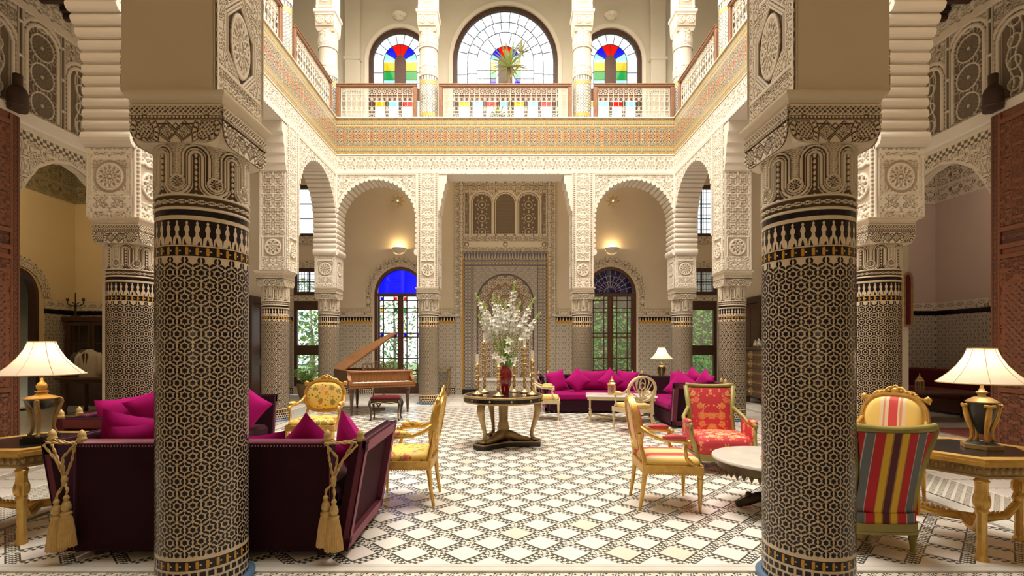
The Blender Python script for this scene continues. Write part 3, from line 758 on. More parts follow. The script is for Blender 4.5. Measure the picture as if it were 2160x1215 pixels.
# fountain panel on the back wall
ft = thing('wall_fountain', 'tall mosaic wall fountain with carved plaster windows above, behind the flower table', 'fountain', (0, 15.6, 0))
def fcol(u, v):
    cream = np.array((.50, .43, .34)); dk = np.array((.075, .07, .08)); amb = np.array((.42, .24, .05)); brn = np.array((.16, .10, .07))
    o = np.broadcast_to(cream, u.shape+(3,)).copy(); au = np.abs(u)
    def star(x, y, s):
        f = np.cos(2*PI*x/s)+np.cos(2*PI*y/s)+np.cos(2*PI*(x+y)/s)*np.cos(2*PI*(x-y)/s); return np.abs(np.sin(f*2.4))
    o[star(u, v, .105) > .62] = dk
    inn = (au < .98) & (v < 3.98); q = star(u, v, .21); o[inn] = cream*.9; o[inn & (np.abs(q-.5) < .2)] = dk*2.2
    zc = 2.85; r = np.hypot(u, v-zc); t = np.arctan2(v-zc, u)
    arch = ((v > zc) & (r < .86)) | ((v <= zc) & (au < .86) & (v > .5))
    cen = [(0, zc)]+[(.36*math.cos(PI*k/4), zc+.36*math.sin(PI*k/4)) for k in range(8)]+[(.70*math.cos(PI*(k+.5)/8), zc+.70*math.sin(PI*(k+.5)/8)) for k in range(16)]+[(x*.345, 1.75-y*.36) for x in (-2, -1, 0, 1, 2) for y in range(4)]+[((x+.5)*.345, 1.93-y*.36) for x in (-3, -2, -1, 0, 1, 2) for y in range(4)]
    dm = np.full(u.shape, 9.); th = np.zeros_like(u)
    for cx_, cz_ in cen:
        dd = np.hypot(u-cx_, v-cz_); q = dd < dm; dm = np.where(q, dd, dm); th = np.where(q, np.arctan2(v-cz_, u-cx_), th)
    o[arch] = brn*.75
    pet = (np.abs(np.cos(4*th)) > .55) & (dm > .035) & (dm < .10); o[arch & pet] = cream*1.1
    o[arch & (dm < .022)] = amb; o[arch & (np.abs(dm-.125) < .012)] = cream*1.15
    dots = (np.cos(u*2*PI/.052)*np.cos(v*2*PI/.052) > .45) & (dm > .145); o[arch & dots] = cream*.9
    for rr in (.18, .53): o[arch & (v > zc) & (np.abs(r-rr) < .012)] = amb
    e = np.where(v > zc, np.abs(r-.87), np.abs(au-.87)); o[(e < .022) & (v < zc+.9) & (v > .4)] = dk
    for x_ in (1.0, 1.28): o[(np.abs(au-x_) < .014) & (v < 4.3)] = dk*1.3
    o[(np.abs(au-1.31) < .02)] = amb
    for z_ in (4.0, 4.14): o[(np.abs(v-z_) < .014) & (au < 1.3)] = dk*1.3
    o[(np.abs(v-4.08) < .02) & (au < 1.3)] = amb; b = (v > 4.2) & (v < 4.38); o[b] = dk; o[b & (np.abs((u % .09)-.045) < .028*(4.39-v)/.17+.004)] = cream*.85
    return o
relief('zellige_panel', plane_map((0, -.06, 0), (1, 0, 0), (0, 0, 1), (0, -1, 0)), -1.33, 1.33, 0, 4.42, .0095, None, 0, ZELLIGE, colf=fcol, parent=ft)
def fh(u, v):
    au = np.abs(u); o = arab(u, v, .12)
    o = np.maximum(o, line(au, 1.52, .02)); o = np.where(au > 1.33, np.maximum(o, line(au, 1.35, .02)), o)
    win = np.zeros_like(u, bool)
    for m in (-.72, 0, .72):
        d = np.abs(u-m); zc = 5.92
        dist = np.where(v > zc, np.hypot(u-m, v-zc), d)
        inw = (v > 4.98) & (dist < .29)
        o = np.where((v > 4.96) & (dist < .40) & (v < zc+.42), 1.0, o); o = np.where((v > 4.96) & (np.abs(dist-.33) < .008), .1, o)
        if m == 0: oo = .45*sebka(u, v, .1)
        else:
            y = (v-5.24) % .42-.21; rr = np.hypot(u-m, y); oo = np.maximum(S((.02-np.abs(rr-.11))/.012), S((.05-rr)/.02)); tt = np.arctan2(y, u-m)
            oo = np.maximum(oo, S((.035-np.hypot(((tt*8/(2*PI)+.5) % 1-.5)*.13, rr-.19))/.015)*.9)
        o = np.where(inw, oo*.7, o)
    for m in (-1.19, 1.19): o = np.where((np.abs(u-m) < .09) & (v > 4.98) & (v < 6.22), np.maximum(.5*arab(u, v, .07), line(np.abs(u-m), .08, .015)), o)
    o = np.where((v > 4.55) & (v < 4.74) & (au < 1.25), .85, o)
    for m in (-1.2, 0, 1.2): o = np.where(np.abs(np.hypot(u-m, v-4.645)-.06) < .012, .1, o)
    return o
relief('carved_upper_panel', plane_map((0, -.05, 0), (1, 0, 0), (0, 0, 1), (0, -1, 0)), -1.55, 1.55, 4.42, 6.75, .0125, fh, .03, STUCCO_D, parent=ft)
for s in (-1, 1):
    a, b = sorted((s*1.33, s*1.55)); relief('carved_side_band', plane_map((0, -.05, 0), (1, 0, 0), (0, 0, 1), (0, -1, 0)), a, b, 2.4, 4.42, .0125, lambda u, v: np.maximum(arab(u, v, .12), np.maximum(line(np.abs(u), 1.52, .02), line(np.abs(u), 1.35, .02))), .03, STUCCO_D, parent=ft)
    ob('side_dado', G().box(a, b, -.045, 0, 0, 2.4, .004), DADO, ft)
    ob('amber_edge', G().box(s*1.335-.015, s*1.335+.015, -.065, 0, 0, 4.42, .004), YELT, ft)
ob('basin', G().box(-.84, .84, -.62, -.06, 0, .46, .01), DADO, ft); ob('basin_rim', G().box(-.90, .90, -.68, -.06, .46, .53, .02), MARBLE, ft)
ob('plinth_tiles', G().box(-1.33, 1.33, -.08, -.05, 0, .16, .004), NAVYT, ft)

# ================================================================== columns
CR = .26
CREAMS = noisy('capital_plaster', (.74, .64, .49), (.66, .56, .42), 6, .85)
def on_cyl(g, poly, r, uc, vc):
    """flat ornament piece wrapped on the shaft"""
    b = len(g.v)
    for x, y in poly:
        a = (uc+x)/CR; g.v.append((r*math.sin(a), -r*math.cos(a), vc+y))
    g.f.append(tuple(range(b, b+len(poly))))
circ = 2*PI*CR
def column_meshes():
    d = {}
    g = G().lathe([(CR, .0), (CR, 2.33)], 40, cap=False); d['shaft'] = me_from('shaft', g, CREAMT, True)
    d['base_ring'] = me_from('base_ring', G().lathe([(.0, 0), (.300, 0), (.300, .022), (.285, .034), (.262, .036)], 40, cap=False), BLUET, True)
    n = 19; a = circ/n; rh = .0728; v0 = .262; g = G()
    star = [((.0190 if k % 2 == 0 else .0122)*math.cos(PI*k/8), (.0190 if k % 2 == 0 else .0122)*math.sin(PI*k/8)) for k in range(16)]
    cres = [(.0028, -.0172), (.0115, -.0178), (.0195, -.0078), (.0195, .0078), (.0115, .0178), (.0028, .0172), (.0036, .0085), (.0062, .004), (.0062, -.004), (.0036, -.0085)]
    rows = 26
    for j in range(rows):
        for i in range(n):
            u = (i+.5*(j % 2))*a; v = v0+j*rh
            if v < 2.0: on_cyl(g, star, CR+.0012, u, v)
            for dx, dy in ((a/2, 0), (a/4, rh/2), (-a/4, rh/2)):
                an = math.atan2(dy*a/(2*rh)*1.15, dx) if dy else 0
                an = math.atan2(dy, dx); ca, sa = math.cos(an), math.sin(an)
                if v+dy > 2.01 or v+dy < .25: continue
                for sg in (1, -1):
                    on_cyl(g, [(sg*x*ca-y*sa, sg*x*sa+y*ca) for x, y in (cres if sg > 0 else cres[::-1])], CR+.0012, u+dx, v+dy)
    d['star_mosaic'] = me_from('star_mosaic', g, NAVYT)
    g = G().lathe([(CR+.0008, 2.10), (CR+.0008, 2.25)], 40, cap=False).lathe([(CR+.0008, 2.275), (CR+.0008, 2.31)], 40, cap=False).lathe([(CR+.0008, 2.035), (CR+.0008, 2.092)], 40, cap=False).lathe([(CR+.0008, .165), (CR+.0008, .222)], 40, cap=False)
    m2 = 30
    for j in range(3):
        for i in range(36):
            u = (i+.5*(j % 2))*circ/36; on_cyl(g, [(-.016, -.016), (.016, -.016), (.016, .016), (-.016, .016)], CR+.001, u, .042+j*.046)
    d['dark_bands'] = me_from('dark_bands', g, NAVYT)
    g = G(); fin = [(-.026, -.075), (.026, -.075), (.022, -.035), (.010, -.022), (.008, .0), (.014, .012), (.012, .03), (.004, .045), (.008, .055), (0, .068), (-.008, .055), (-.004, .045), (-.012, .03), (-.014, .012), (-.008, 0), (-.010, -.022), (-.022, -.035)]
    fl = [(x*1.0, y) for x, y in fin]
    for i in range(m2):
        u = i*circ/m2; on_cyl(g, fl, CR+.0014, u, 2.176)
        for z in (2.0635, .1935): on_cyl(g, [(.012, -.004), (.022, -.004), (.022, .004), (.012, .004)], CR+.0016, u*1.0, z)
    d['finials'] = me_from('finials', g, CREAMT)
    g = G()
    for i in range(m2):
        u = i*circ/m2
        for z in (2.0635, .1935): on_cyl(g, [(-.0085, -.02), (0, -.026), (.0085, -.02), (.0085, .02), (0, .026), (-.0085, .02)], CR+.0018, u, z)
    d['amber_pieces'] = me_from('amber_pieces', g, YELT)
    # carved capital
    P = circ/8
    def ch(u, v):
        x = (u+50*P+P/2) % P-P/2; ax = np.abs(x); rm = .070
        sd = np.where(v < .165, np.abs(np.hypot(x, v-.165)-rm), np.where(v < .315, np.abs(ax-rm), np.abs(np.hypot(ax-P/2, v-.315)-(P/2-rm))))
        fern0 = .5+.5*S((np.sin((v-ax*.7)*2*PI/.0135)+.55)/.5); strap = S((np.cos((sd-.004)*2*PI/.013)+.55)/.5)
        h = np.where(sd < .026, strap, np.where(sd < .031, 0, np.where((sd < .043) & (v > .15), 1., np.where(sd < .048, .1, fern0))))
        med = np.hypot(x, v-.165); h = np.where(med < .046, np.maximum(rosette(x, v-.165, .040, 10)*.9, line(med, .042, .004)), h)
        bx = P/2-ax; bead = S((.011*np.abs(np.sin(v*PI/.034))**.7-bx)/.006)*(v > .12)*(v < .33); h = np.where(bx < .016, np.where((v > .12)*(v < .33), bead, h), h)
        stem = S((.006-ax)/.003)*(v > .205)*(v < .36); h = np.maximum(h, stem)
        top = np.where(v > .385, np.maximum(line(np.hypot(ax, v-.44), .045, .007), lattice(x, v, .022)*(np.hypot(ax, v-.44) < .036)), 0); h = np.maximum(h, top)
        
        low = np.maximum(scroll(u, v-.048, .105, .034), np.maximum(line(v, .010, .009), line(v, .088, .007))); h = np.where(v < .094, low, h)
        return h
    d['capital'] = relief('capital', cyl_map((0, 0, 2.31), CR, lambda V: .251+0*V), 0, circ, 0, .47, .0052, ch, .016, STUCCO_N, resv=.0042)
    def wz(z): return np.where(z > .115, .268, .268-.085*(1-np.sqrt(np.clip(1-((.115-z)/.115)**2, 0, 1))))
    def uh(u, v):
        au = np.abs(u); h = np.full(u.shape, .92); r = np.hypot(au-.186, v-.072); th = np.arctan2(v-.072, au-.186)
        k = np.abs(au-.052)*.95+np.abs(v-.062)*1.0
        mid = (r > .090) & (v < .128)
        h = np.where(mid & (k < .045), .9*arab(u, v, .045), h)
        for q in (.048, .062): h = np.where(mid & (np.abs(k-q) < .0045), .05, h)
        h = np.where(mid & (np.abs(au+np.abs(v-.096)*1.1-.018) < .004), .05, h)
        h = np.where(mid & (np.abs(v-.108) < .0035) & (au > .03), .05, h)
        h = np.where(r < .052, lattice(u, v, .025), h); h = np.where((r > .052) & (r < .058), .0, h)
        h = np.where((r > .061) & (r < .080), 1-S((np.cos(th*15)-.2)/.3), h); h = np.where((r > .083) & (r < .090), 0, h)
        h = np.where(np.abs(v-.132) < .005, 0, h); h = np.where((v > .139) & (v < .160), S((.0085-np.hypot((u % .0215)-.01075, v-.1495))/.003), h)
        h = np.where(v >= .166, np.maximum(lattice(u, v, .030), line(v, .216, .006)), h)
        return h
    d['cushion'] = None
    gs = []
    for q in range(4):
        ca, sa = round(math.cos(q*PI/2)), round(math.sin(q*PI/2))
        def mp(U, V, D, ca=ca, sa=sa):
            w = wz(V); x = U*w/.268; y = -.268-D*.9+0*x; return np.stack([x*ca-y*sa, x*sa+y*ca, 2.70+V], -1)
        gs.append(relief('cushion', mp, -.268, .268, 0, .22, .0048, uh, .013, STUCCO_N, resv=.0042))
    zz = [i*.115/10 for i in range(11)]+[.22]; pf = [(float(wz(np.array(z))), 2.70+z) for z in zz]
    pf = [(-x, z) for x, z in pf[::-1]]+pf
    d['cushion_core'] = me_from('cushion_core', G().prism(pf, -.2675, .2675, XZ).prism(pf, -.2675, .2675, YZ), CREAMS)
    d['cushion'] = gs
    g = G().lathe([(.0, 0), (.185, 0), (.185, .02), (.186, .03)], 4).xf(T(0, 0, 2.695) @ RZ(PI/4)); s2 = math.sqrt(2)
    g.lathe([(.268*s2, 0), (.272*s2, .012), (.276*s2, .03), (.294*s2, .052), (.298*s2, .066), (.298*s2, .078), (.27*s2, .08)], 4).xf(T(0, 0, 0)) if False else None
    g2 = G().lathe([(.266*s2, 0), (.272*s2, .012), (.276*s2, .03), (.294*s2, .052), (.298*s2, .066), (.298*s2, .078), (.27*s2, .081)], 4).xf(T(0, 0, 2.919) @ RZ(PI/4))
    g.add(g2.v, g2.f); d['abacus'] = me_from('abacus', g, PLASTER)
    return d
CM = column_meshes()
first = [True]
def column(x, y, label):
    t = thing('column', label, 'column', (x, y, 0), 0, 'mosaic columns of the courtyard')
    for k in ('base_ring', 'shaft', 'abacus', 'cushion_core'): ob(k, CM[k], None, t)
    for k in ('star_mosaic', 'dark_bands', 'finials', 'amber_pieces'): ob(k, CM[k], None, t, stuff=True)
    if first[0]:
        CM['capital'].parent = t
        for o in CM['cushion']: o.parent = t
        first[0] = False
    else:
        ob('capital', CM['capital'].data, None, t)
        for o in CM['cushion']: ob('cushion', o.data, None, t)
    return t
column(-1.94, 3.23, 'huge mosaic column standing in front of the near aubergine sofa')
column(1.94, 3.23, 'huge mosaic column in front of the round marble table and bold striped chair')
column(-4.54, 6.12, 'second largest mosaic column on the left, behind the left lamp and magenta cushions')
column(4.5, 6.12, 'second largest mosaic column on the right, behind the yellow striped armchair')
column(-4.68, 10.24, 'mid-distance mosaic column behind the yellow floral armchair with the crest')
column(4.62, 10.24, 'mid-distance mosaic column just behind the red floral armchair')
column(-4.6, 13.1, 'back corner mosaic column behind the grand piano, beside the potted fern')
column(4.6, 13.1, 'back corner mosaic column behind the lit lamp and magenta corner sofa')
column(-2.0, 13.1, 'back row mosaic column right of the piano and the blue-glass door')
column(2.0, 13.1, 'back row mosaic column behind the magenta sofa, beside the navy-glass door')

# upper gallery columns
def upper_meshes():
    d = {}; r = .235
    d['tiled_shaft'] = relief('tiled_shaft', cyl_map((0, 0, 0), r), 0, 2*PI*r, .0, 1.12, .012, None, 0, ZELLIGE, colf=lambda u, v: upcol(u, v))
    d['plain_shaft'] = me_from('plain_shaft', G().lathe([(r, 1.12), (r, 1.13), (r-.004, 1.15), (r-.004, 2.0), (r+.01, 2.02), (r+.01, 2.04)], 32, cap=False), PLASTERW, True)
    d['neck_band'] = relief('neck_band', cyl_map((0, 0, 0), r), 0, 2*PI*r, 1.12, 1.38, .012, lambda u, v: arab(u, v, .09), .014, STUCCO)
    d['capital'] = relief('capital', cyl_map((0, 0, 1.84), r), 0, 2*PI*r, 0, .46, .012, lambda u, v: np.maximum(rosette((u+5*.185) % .185-.0925, v-.2, .085, 6), np.maximum(line(v, .02, .02), arab(u, v, .08)*.7)), .018, STUCCO)
    s2 = math.sqrt(2); w = .235
    d['impost'] = me_from('impost', G().lathe([(.21*s2, 2.26), (.24*s2, 2.34), (.25*s2, 2.5), (.255*s2, 2.68), (.285*s2, 2.72), (.285*s2, 2.79), (w*s2, 2.80), (w*s2, 4.9)], 4).xf(RZ(PI/4)), PLASTERW)
    d['carved_panel'] = relief('carved_panel', plane_map((0, -w-.006, 0), (1, 0, 0), (0, 0, 1), (0, -1, 0)), -w, w, 2.82, 3.5, .012, lambda u, v: np.maximum(line(np.abs(u), .2, .03), np.maximum(line(v, 2.86, .02), rosette(u, v-3.15, .17, 8))), .014, STUCCO)
    d['carved_impost'] = relief('carved_impost', plane_map((0, -.262, 0), (1, 0, 0), (0, 0, 1), (0, -1, 0)), -.24, .24, 2.36, 2.68, .012, lambda u, v: np.maximum(rosette(np.abs(u)-.12, v-2.52, .1, 6), line(v, 2.66, .02)), .016, STUCCO)
    return d
def upcol(u, v):
    cream = np.array((.74, .68, .56)); amb = np.array((.68, .42, .10)); dk = np.array((.22, .23, .25)); o = np.broadcast_to(cream, u.shape+(3,)).copy()
    f = np.cos(2*PI*u/.074)+np.cos(2*PI*v/.074)+np.cos(2*PI*(u+v)/.074)*np.cos(2*PI*(u-v)/.074); o[np.abs(np.sin(f*2.4)) > .72] = dk
    for z in (.10, .14, .93, .98): o[np.abs(v-z) < .018] = amb
    b = v > 1.02; o[b] = dk*.8; o[b & ((u % .07) < .038)] = cream; b = v < .07; o[b] = dk*.6; o[b & ((u % .05) < .02)] = cream
    return o
UM = upper_meshes(); ufirst = [True]
def ucolumn(x, y, rz, label):
    t = thing('gallery_column', label, 'column', (x, y, 7.33), rz, 'columns of the upper gallery')
    for k in UM:
        m = UM[k]
        if isinstance(m, bpy.types.Object):
            if ufirst[0]: m.parent = t
            else: ob(k, m.data, None, t)
        else: ob(k, m, None, t)
    ufirst[0] = False
ucolumn(-2.0, 13.1, 0, 'upper gallery column between the small left balustrade and the wide middle one')
ucolumn(2.0, 13.1, 0, 'upper gallery column between the wide middle balustrade and the small right one')
ucolumn(-4.62, 13.1, 0, 'upper gallery column in the back left corner')
ucolumn(4.62, 13.1, 0, 'upper gallery column in the back right corner')
ucolumn(-4.6, 10.24, 0, 'upper gallery column along the left side balcony')
ucolumn(4.6, 10.24, 0, 'upper gallery column along the right side balcony')

# balustrades of the upper gallery
def balustrade(label, L, loc, rz, h=.90):
    """local: x along, front toward -y, base at z=0"""
    t = thing('balustrade', label, 'balustrade', loc, rz, 'wooden balustrades with white ironwork')
    ob('top_rail', G().box(-L/2, L/2, -.05, .05, h-.07, h, .015).box(-L/2, L/2, -.065, .065, h-.012, h+.015, .006), RAILWOOD, t)
    for s in (-1, 1): ob('post', G().box(s*(L/2-.05)-.05, s*(L/2-.05)+.05, -.05, .05, 0, h-.07, .012), RAILWOOD, t)
    g = G(); n = max(3, int(round((L-.24)/.135))); w = (L-.24)/n; x0 = -L/2+.12
    for i in range(n+1):
        x = x0+i*w; g.box(x-.005, x+.005, -.006, .006, .02, h-.08, .001)
    for z in (.02, .17, .23, h-.31, h-.25, h-.085): g.box(x0, -x0, -.006, .006, z-.005, z+.005, .001)
    def circ_(cx_, cz_, r): g.tube([(cx_+r*math.cos(q*PI/5), 0, cz_+r*math.sin(q*PI/5)) for q in range(10)], .006, 4, True)
    for i in range(n):
        x = x0+(i+.5)*w
        for z in (.095, h-.168):
            circ_(x, z, .026)
            for sx in (-1, 1):
                for sz in (-1, 1): g.tube([(x+sx*.02, 0, z+sz*.02), (x+sx*w*.48, 0, z+sz*.07)], .0065, 4)
            for dx, dz in ((1, 0), (-1, 0), (0, 1), (0, -1)): g.tube([(x+dx*.026, 0, z+dz*.026), (x+dx*w*.5, 0, z+dz*.07)], .005, 4)
        for z in (.30, h-.38): circ_(x, z, w*.42)
        g.tube([(x-w*.5, 0, .23), (x, 0, .30+.06), (x+w*.5, 0, .23)], .005, 4); g.tube([(x-w*.5, 0, h-.31), (x, 0, h-.38-.06), (x+w*.5, 0, h-.31)], .005, 4)
    ob('iron_lattice', g, IRON, t)
    return t
balustrade('short balustrade in front of the small left stained-glass window', 2.08, (-3.31, 12.95, 7.33), 0)
balustrade('wide middle balustrade below the big arched stained-glass window', 3.42, (0, 12.95, 7.33), 0)
balustrade('short balustrade in front of the small right stained-glass window', 2.08, (3.31, 12.95, 7.33), 0)
balustrade('left side balustrade nearest the back corner of the upper gallery', 2.3, (-4.45, 11.66, 7.33), PI/2)
balustrade('right side balustrade nearest the back corner of the upper gallery', 2.3, (4.45, 11.66, 7.33), -PI/2)
balustrade('left side balustrade on the near side of the left gallery column', 3.5, (-4.45, 8.2, 7.33), PI/2)
balustrade('right side balustrade on the near side of the right gallery column', 3.5, (4.45, 8.2, 7.33), -PI/2)

# ================================================================== windows and garden doors
DARKWOODR = wood('mahogany', (.075, .028, .015), (.12, .045, .022), .35)
def pane(poly, m, parent, y=0, z=None): return ob('pane', G().prism(poly, -.004, .004, T(0, y, 0) @ XZ), m, parent)
def sector(m, zc, r0, r1, t0, t1, sq=1.05, n=4, gap=.012):
    o = []
    for i in range(n+1): t = t0+(t1-t0)*i/n; o.append((m+r1*math.cos(t), zc+r1*sq*math.sin(t)))
    for i in range(n, -1, -1): t = t0+(t1-t0)*i/n; o.append((m+r0*math.cos(t), zc+r0*sq*math.sin(t)))
    return o
def fan_window(name, m, a, rings, zc, zs, rows, core):
    w = sroot(name, (0, 15.66, 0)); f = G(); mu = G(); sq = 1.05
    o_, i_ = arch_line(m, a, zc, sq, 28), arch_line(m, a-.13, zc, sq, 28)
    ou = [(m-a, 7.4)]+o_+[(m+a, 7.4)]; inn = [(m-a+.13, 7.53)]+i_+[(m+a-.13, 7.53)]
    f.ring(ou, inn, -.05, .05, XZ); ob('frame', f, DARKWOOD, w)
    b = a-.13
    for (q0, q1, n, cols, hrow) in rings:
        r0, r1 = q0*b, q1*b
        for i in range(n):
            t0, t1 = PI-PI*i/n, PI-PI*(i+1)/n
            pane(sector(m, zc, r0+.008, r1-.008, t0-.01, t1+.01), cols[i % len(cols)], w)
            if i: mu.tube([(m+r*math.cos(t0), 0, zc+r*sq*math.sin(t0)) for r in (r0, r1)], .011, 5)
        mu.tube([(m+r1*math.cos(PI*i/24), 0, zc+r1*sq*math.sin(PI*i/24)) for i in range(25)], .011, 5)
        for s in (-1, 1):
            z = zc; k = 0
            xa, xb = sorted((m+s*r0, m+s*r1)); mu.tube([(m+s*r1, 0, zc), (m+s*r1, 0, zs)], .011, 5)
            while z > zs+.02:
                z2 = max(zs, z-hrow); mm_ = GPALE if core is None or q0 > 0.01 else rows[min(k, len(rows)-1)]
                if q0 < .01: xa, xb = sorted((m+s*.20*b/.97*.9, m+s*r1))
                pane([(xa+.008, z2+.008), (xb-.008, z2+.008), (xb-.008, z-.008), (xa+.008, z-.008)], mm_, w); mu.tube([(xa, 0, z2), (xb, 0, z2)], .011, 5); z = z2; k += 1
    if core: ob('carved_core', G().prism([(m-core, zs), (m+core, zs), (m+core, zc+.03), (m+core*.8, zc+.12), (m, zc+.22), (m-core*.8, zc+.12), (m-core, zc+.03)], -.03, .03, XZ), DARKWOODR, w)
    ob('muntin', mu, DARKWOOD, w)
    ob('lower_panel', G().box(m-b, m+b, -.03, .03, 7.42, 7.98, .01), DARKWOODR, w)
    relief('carved_rail', plane_map((m, -.04, 0), (1, 0, 0), (0, 0, 1), (0, -1, 0)), -b, b, 9.12, zs, .02, lambda u, v: arab(u, v, .15), .02, WOODC, parent=w)
    n = max(3, int(round(2*b/.42))); g = G()
    for i in range(n+1):
        x = m-b+2*b*i/n; g.box(x-.05, x+.05, -.03, .03, 7.98, 9.12, .01)
        if i < n:
            xx = x+2*b/n
            pane([(x+.05, 8.95), (xx-.05, 8.95), (xx-.05, 9.11), (x+.05, 9.11)], (GYEL, GAQUA, GRED, GAQUA)[i % 4], w); pane([(x+.05, 7.99), (xx-.05, 7.99), (xx-.05, 8.93), (x+.05, 8.93)], GPALE, w)
    ob('lower_mullions', g, DARKWOOD, w)
    return w
six = [GAQUA, GBLUE, GRED, GRED, GBLUE, GAQUA]
fan_window('window_1', 0, 1.63, [(.79, 1, 15, [GPALE], .40), (.59, .79, 13, [GPALE], .36), (.31, .59, 7, [GPALE], .26), (0.0, .31, 6, six, .26)], 10.35, 9.5, [GYEL, GGRN, GBLUE], .22)
for i, m in enumerate((-3.27, 3.27)):
    fan_window('window_%d' % (i+2), m, .97, [(.62, 1, 9, [GPALE], .34), (0.0, .62, 6, six, .28)], 10.35, 9.5, [GYEL, GGRN, GAQUA], .17)

def garden_door(name, m, colours, lun, tracery):
    w = sroot(name, (0, 15.68, 0)); a = DA; zc = 3.1; fr = G()
    o_, i_ = arch_line(m, a, zc, 1.08, 24), arch_line(m, a-.09, zc, 1.08, 24)
    fr.ring([(m-a, .02)]+o_+[(m+a, .02)], [(m-a+.09, .06)]+i_+[(m+a-.09, .06)], -.06, .06, XZ)
    fr.box(m-a+.08, m+a-.08, -.06, .06, 3.04, 3.14, .01); ob('frame', fr, DARKWOODR, w)
    ob('lunette_pane', G().prism([(x, z) for x, z in arch_line(m, a-.10, 3.13, 1.06, 24)], -.004, .004, XZ), lun, w)
    if tracery:
        g = G()
        for i in range(1, 12):
            t = PI*i/12; r0, r1 = (.16, .70); g.tube([(m+r0*math.cos(t), 0, zc+.06+r0*math.sin(t)), (m+r1*math.cos(t), 0, zc+.06+r1*math.sin(t))], .008, 4)
        for r in (.16, .32, .5):
            g.tube([(m+(r+.04*(i % 2))*math.cos(PI*i/24), 0, zc+.06+(r+.04*(i % 2))*math.sin(PI*i/24)) for i in range(25)], .008, 4)
        ob('tracery', g, IRON, w)
    zr = [.36, .62, .74, 1.12, 1.78, 1.9, 2.56, 2.68, 2.92, 3.04]; colr = {1: 0, 4: 1, 6: 2, 8: 3}
    for s in (-1, 1):
        x0, x1 = (m-a+.10, m-.03) if s < 0 else (m+.03, m+a-.10)
        leaf = ob('door_leaf', G().box(x0, x1, -.03, .03, .05, .36, .01).box(x0, x0+.06, -.03, .03, .36, 3.04, .008).box(x1-.06, x1, -.03, .03, .36, 3.04, .008), DARKWOODR, w)
        xi0, xi1 = x0+.06, x1-.06; xs = [xi0, xi0+.11, xi1-.11, xi1]; mu = G()
        for x in xs[1:3]: mu.box(x-.016, x+.016, -.02, .02, .36, 3.04, .003)
        for z in zr[1:-1]: mu.box(xi0, xi1, -.02, .02, z-.016, z+.016, .003)
        ob('muntin', mu, DARKWOODR, w)
        for k in range(len(zr)-1):
            for c in range(3):
                mt = GCLEAR
                if colours and k in colr and c != 1:
                    mt = colours[(colr[k]*2+(c//2 if s < 0 else 1-c//2)) % len(colours)]
                pane([(xs[c]+.013, zr[k]+.013), (xs[c+1]-.013, zr[k]+.013), (xs[c+1]-.013, zr[k+1]-.013), (xs[c]+.013, zr[k+1]-.013)], mt, w)
    ob('meeting_stile', G().box(m-.05, m+.05, -.045, .045, .05, 3.04, .015), DARKWOODR, w)
    return w
garden_door('door_1', -3.27, [GYEL, GNAVY, GBLUE, GBLUE, GYEL, GGRN, GBLUE, GRED], GBLUE, False)
garden_door('door_2', 3.27, None, GNAVY, True)
def side_door(name, s):
    m = s*6.12; w = sroot(name, (m, 15.68, 0)); a = .46
    ob('frame', G().box(-a, -a+.1, -.05, .05, .25, 2.9).box(a-.1, a, -.05, .05, .25, 2.9).box(-a+.1, a-.1, -.05, .05, 2.62, 2.9).box(-a+.1, a-.1, -.05, .05, 1.22, 1.52).box(-a+.1, a-.1, -.05, .05, .25, .45), DARKWOOD, w)
    for z0, z1 in ((.45, 1.22), (1.52, 2.62)): pane([(-a+.1, z0), (a-.1, z0), (a-.1, z1), (-a+.1, z1)], GCLEAR, w)
    ob('door_handle', G().tube([(-s*(a-.06), -.05, 1.3), (-s*(a-.06), -.10, 1.34), (-s*(a-.06), -.10, 1.5), (-s*(a-.06), -.05, 1.54)], .014), BRASS, w)
    return w
side_door('door_3', -1); side_door('door_4', 1)
def side_window(name, s, z0, z1, nx, nz, grille):
    m = s*6.12; w = sroot(name, (m, 15.68, 0)); a = .46; f = G(); b = .11
    f.box(-a, -a+b, -.06, .06, z0, z1).box(a-b, a, -.06, .06, z0, z1).box(-a+b, a-b, -.06, .06, z0, z0+b).box(-a+b, a-b, -.06, .06, z1-b, z1); ob('frame', f, DARKWOOD, w)
    xs = [-a+b+(2*a-2*b)*i/nx for i in range(nx+1)]; zz = [z0+b+(z1-z0-2*b)*i/nz for i in range(nz+1)]; mu = G()
    for x in xs[1:-1]: mu.box(x-.015, x+.015, -.02, .02, z0+b, z1-b, .003)
    for z in zz[1:-1]: mu.box(-a+b, a-b, -.02, .02, z-.015, z+.015, .003)
    ob('muntin', mu, DARKWOOD, w)
    for i in range(nx):
        for j in range(nz): pane([(xs[i]+.016, zz[j]+.016), (xs[i+1]-.016, zz[j]+.016), (xs[i+1]-.016, zz[j+1]-.016), (xs[i]+.016, zz[j+1]-.016)], GPALE, w)
    if grille:
        g = G()
        for i in range(8): x = -a+b+(2*a-2*b)*(i+.5)/8; g.tube([(x, -.03, z0+b), (x, -.03, z1-b)], .008, 5)
        for j in range(nz*2): z = z0+b+(z1-z0-2*b)*(j+.5)/(nz*2); g.tube([(-a+b, -.03, z), (a-b, -.03, z)], .008, 5)
        ob('grille', g, DARKWOOD, w)
side_window('window_4', -1, 4.9, 6.5, 1, 3, False); side_window('window_5', 1, 4.9, 6.5, 2, 3, True)
side_window('window_6', -1, 3.08, 3.92, 2, 2, True); side_window('window_7', 1, 3.08, 3.92, 2, 2, True)
root = sroot('trim_7')
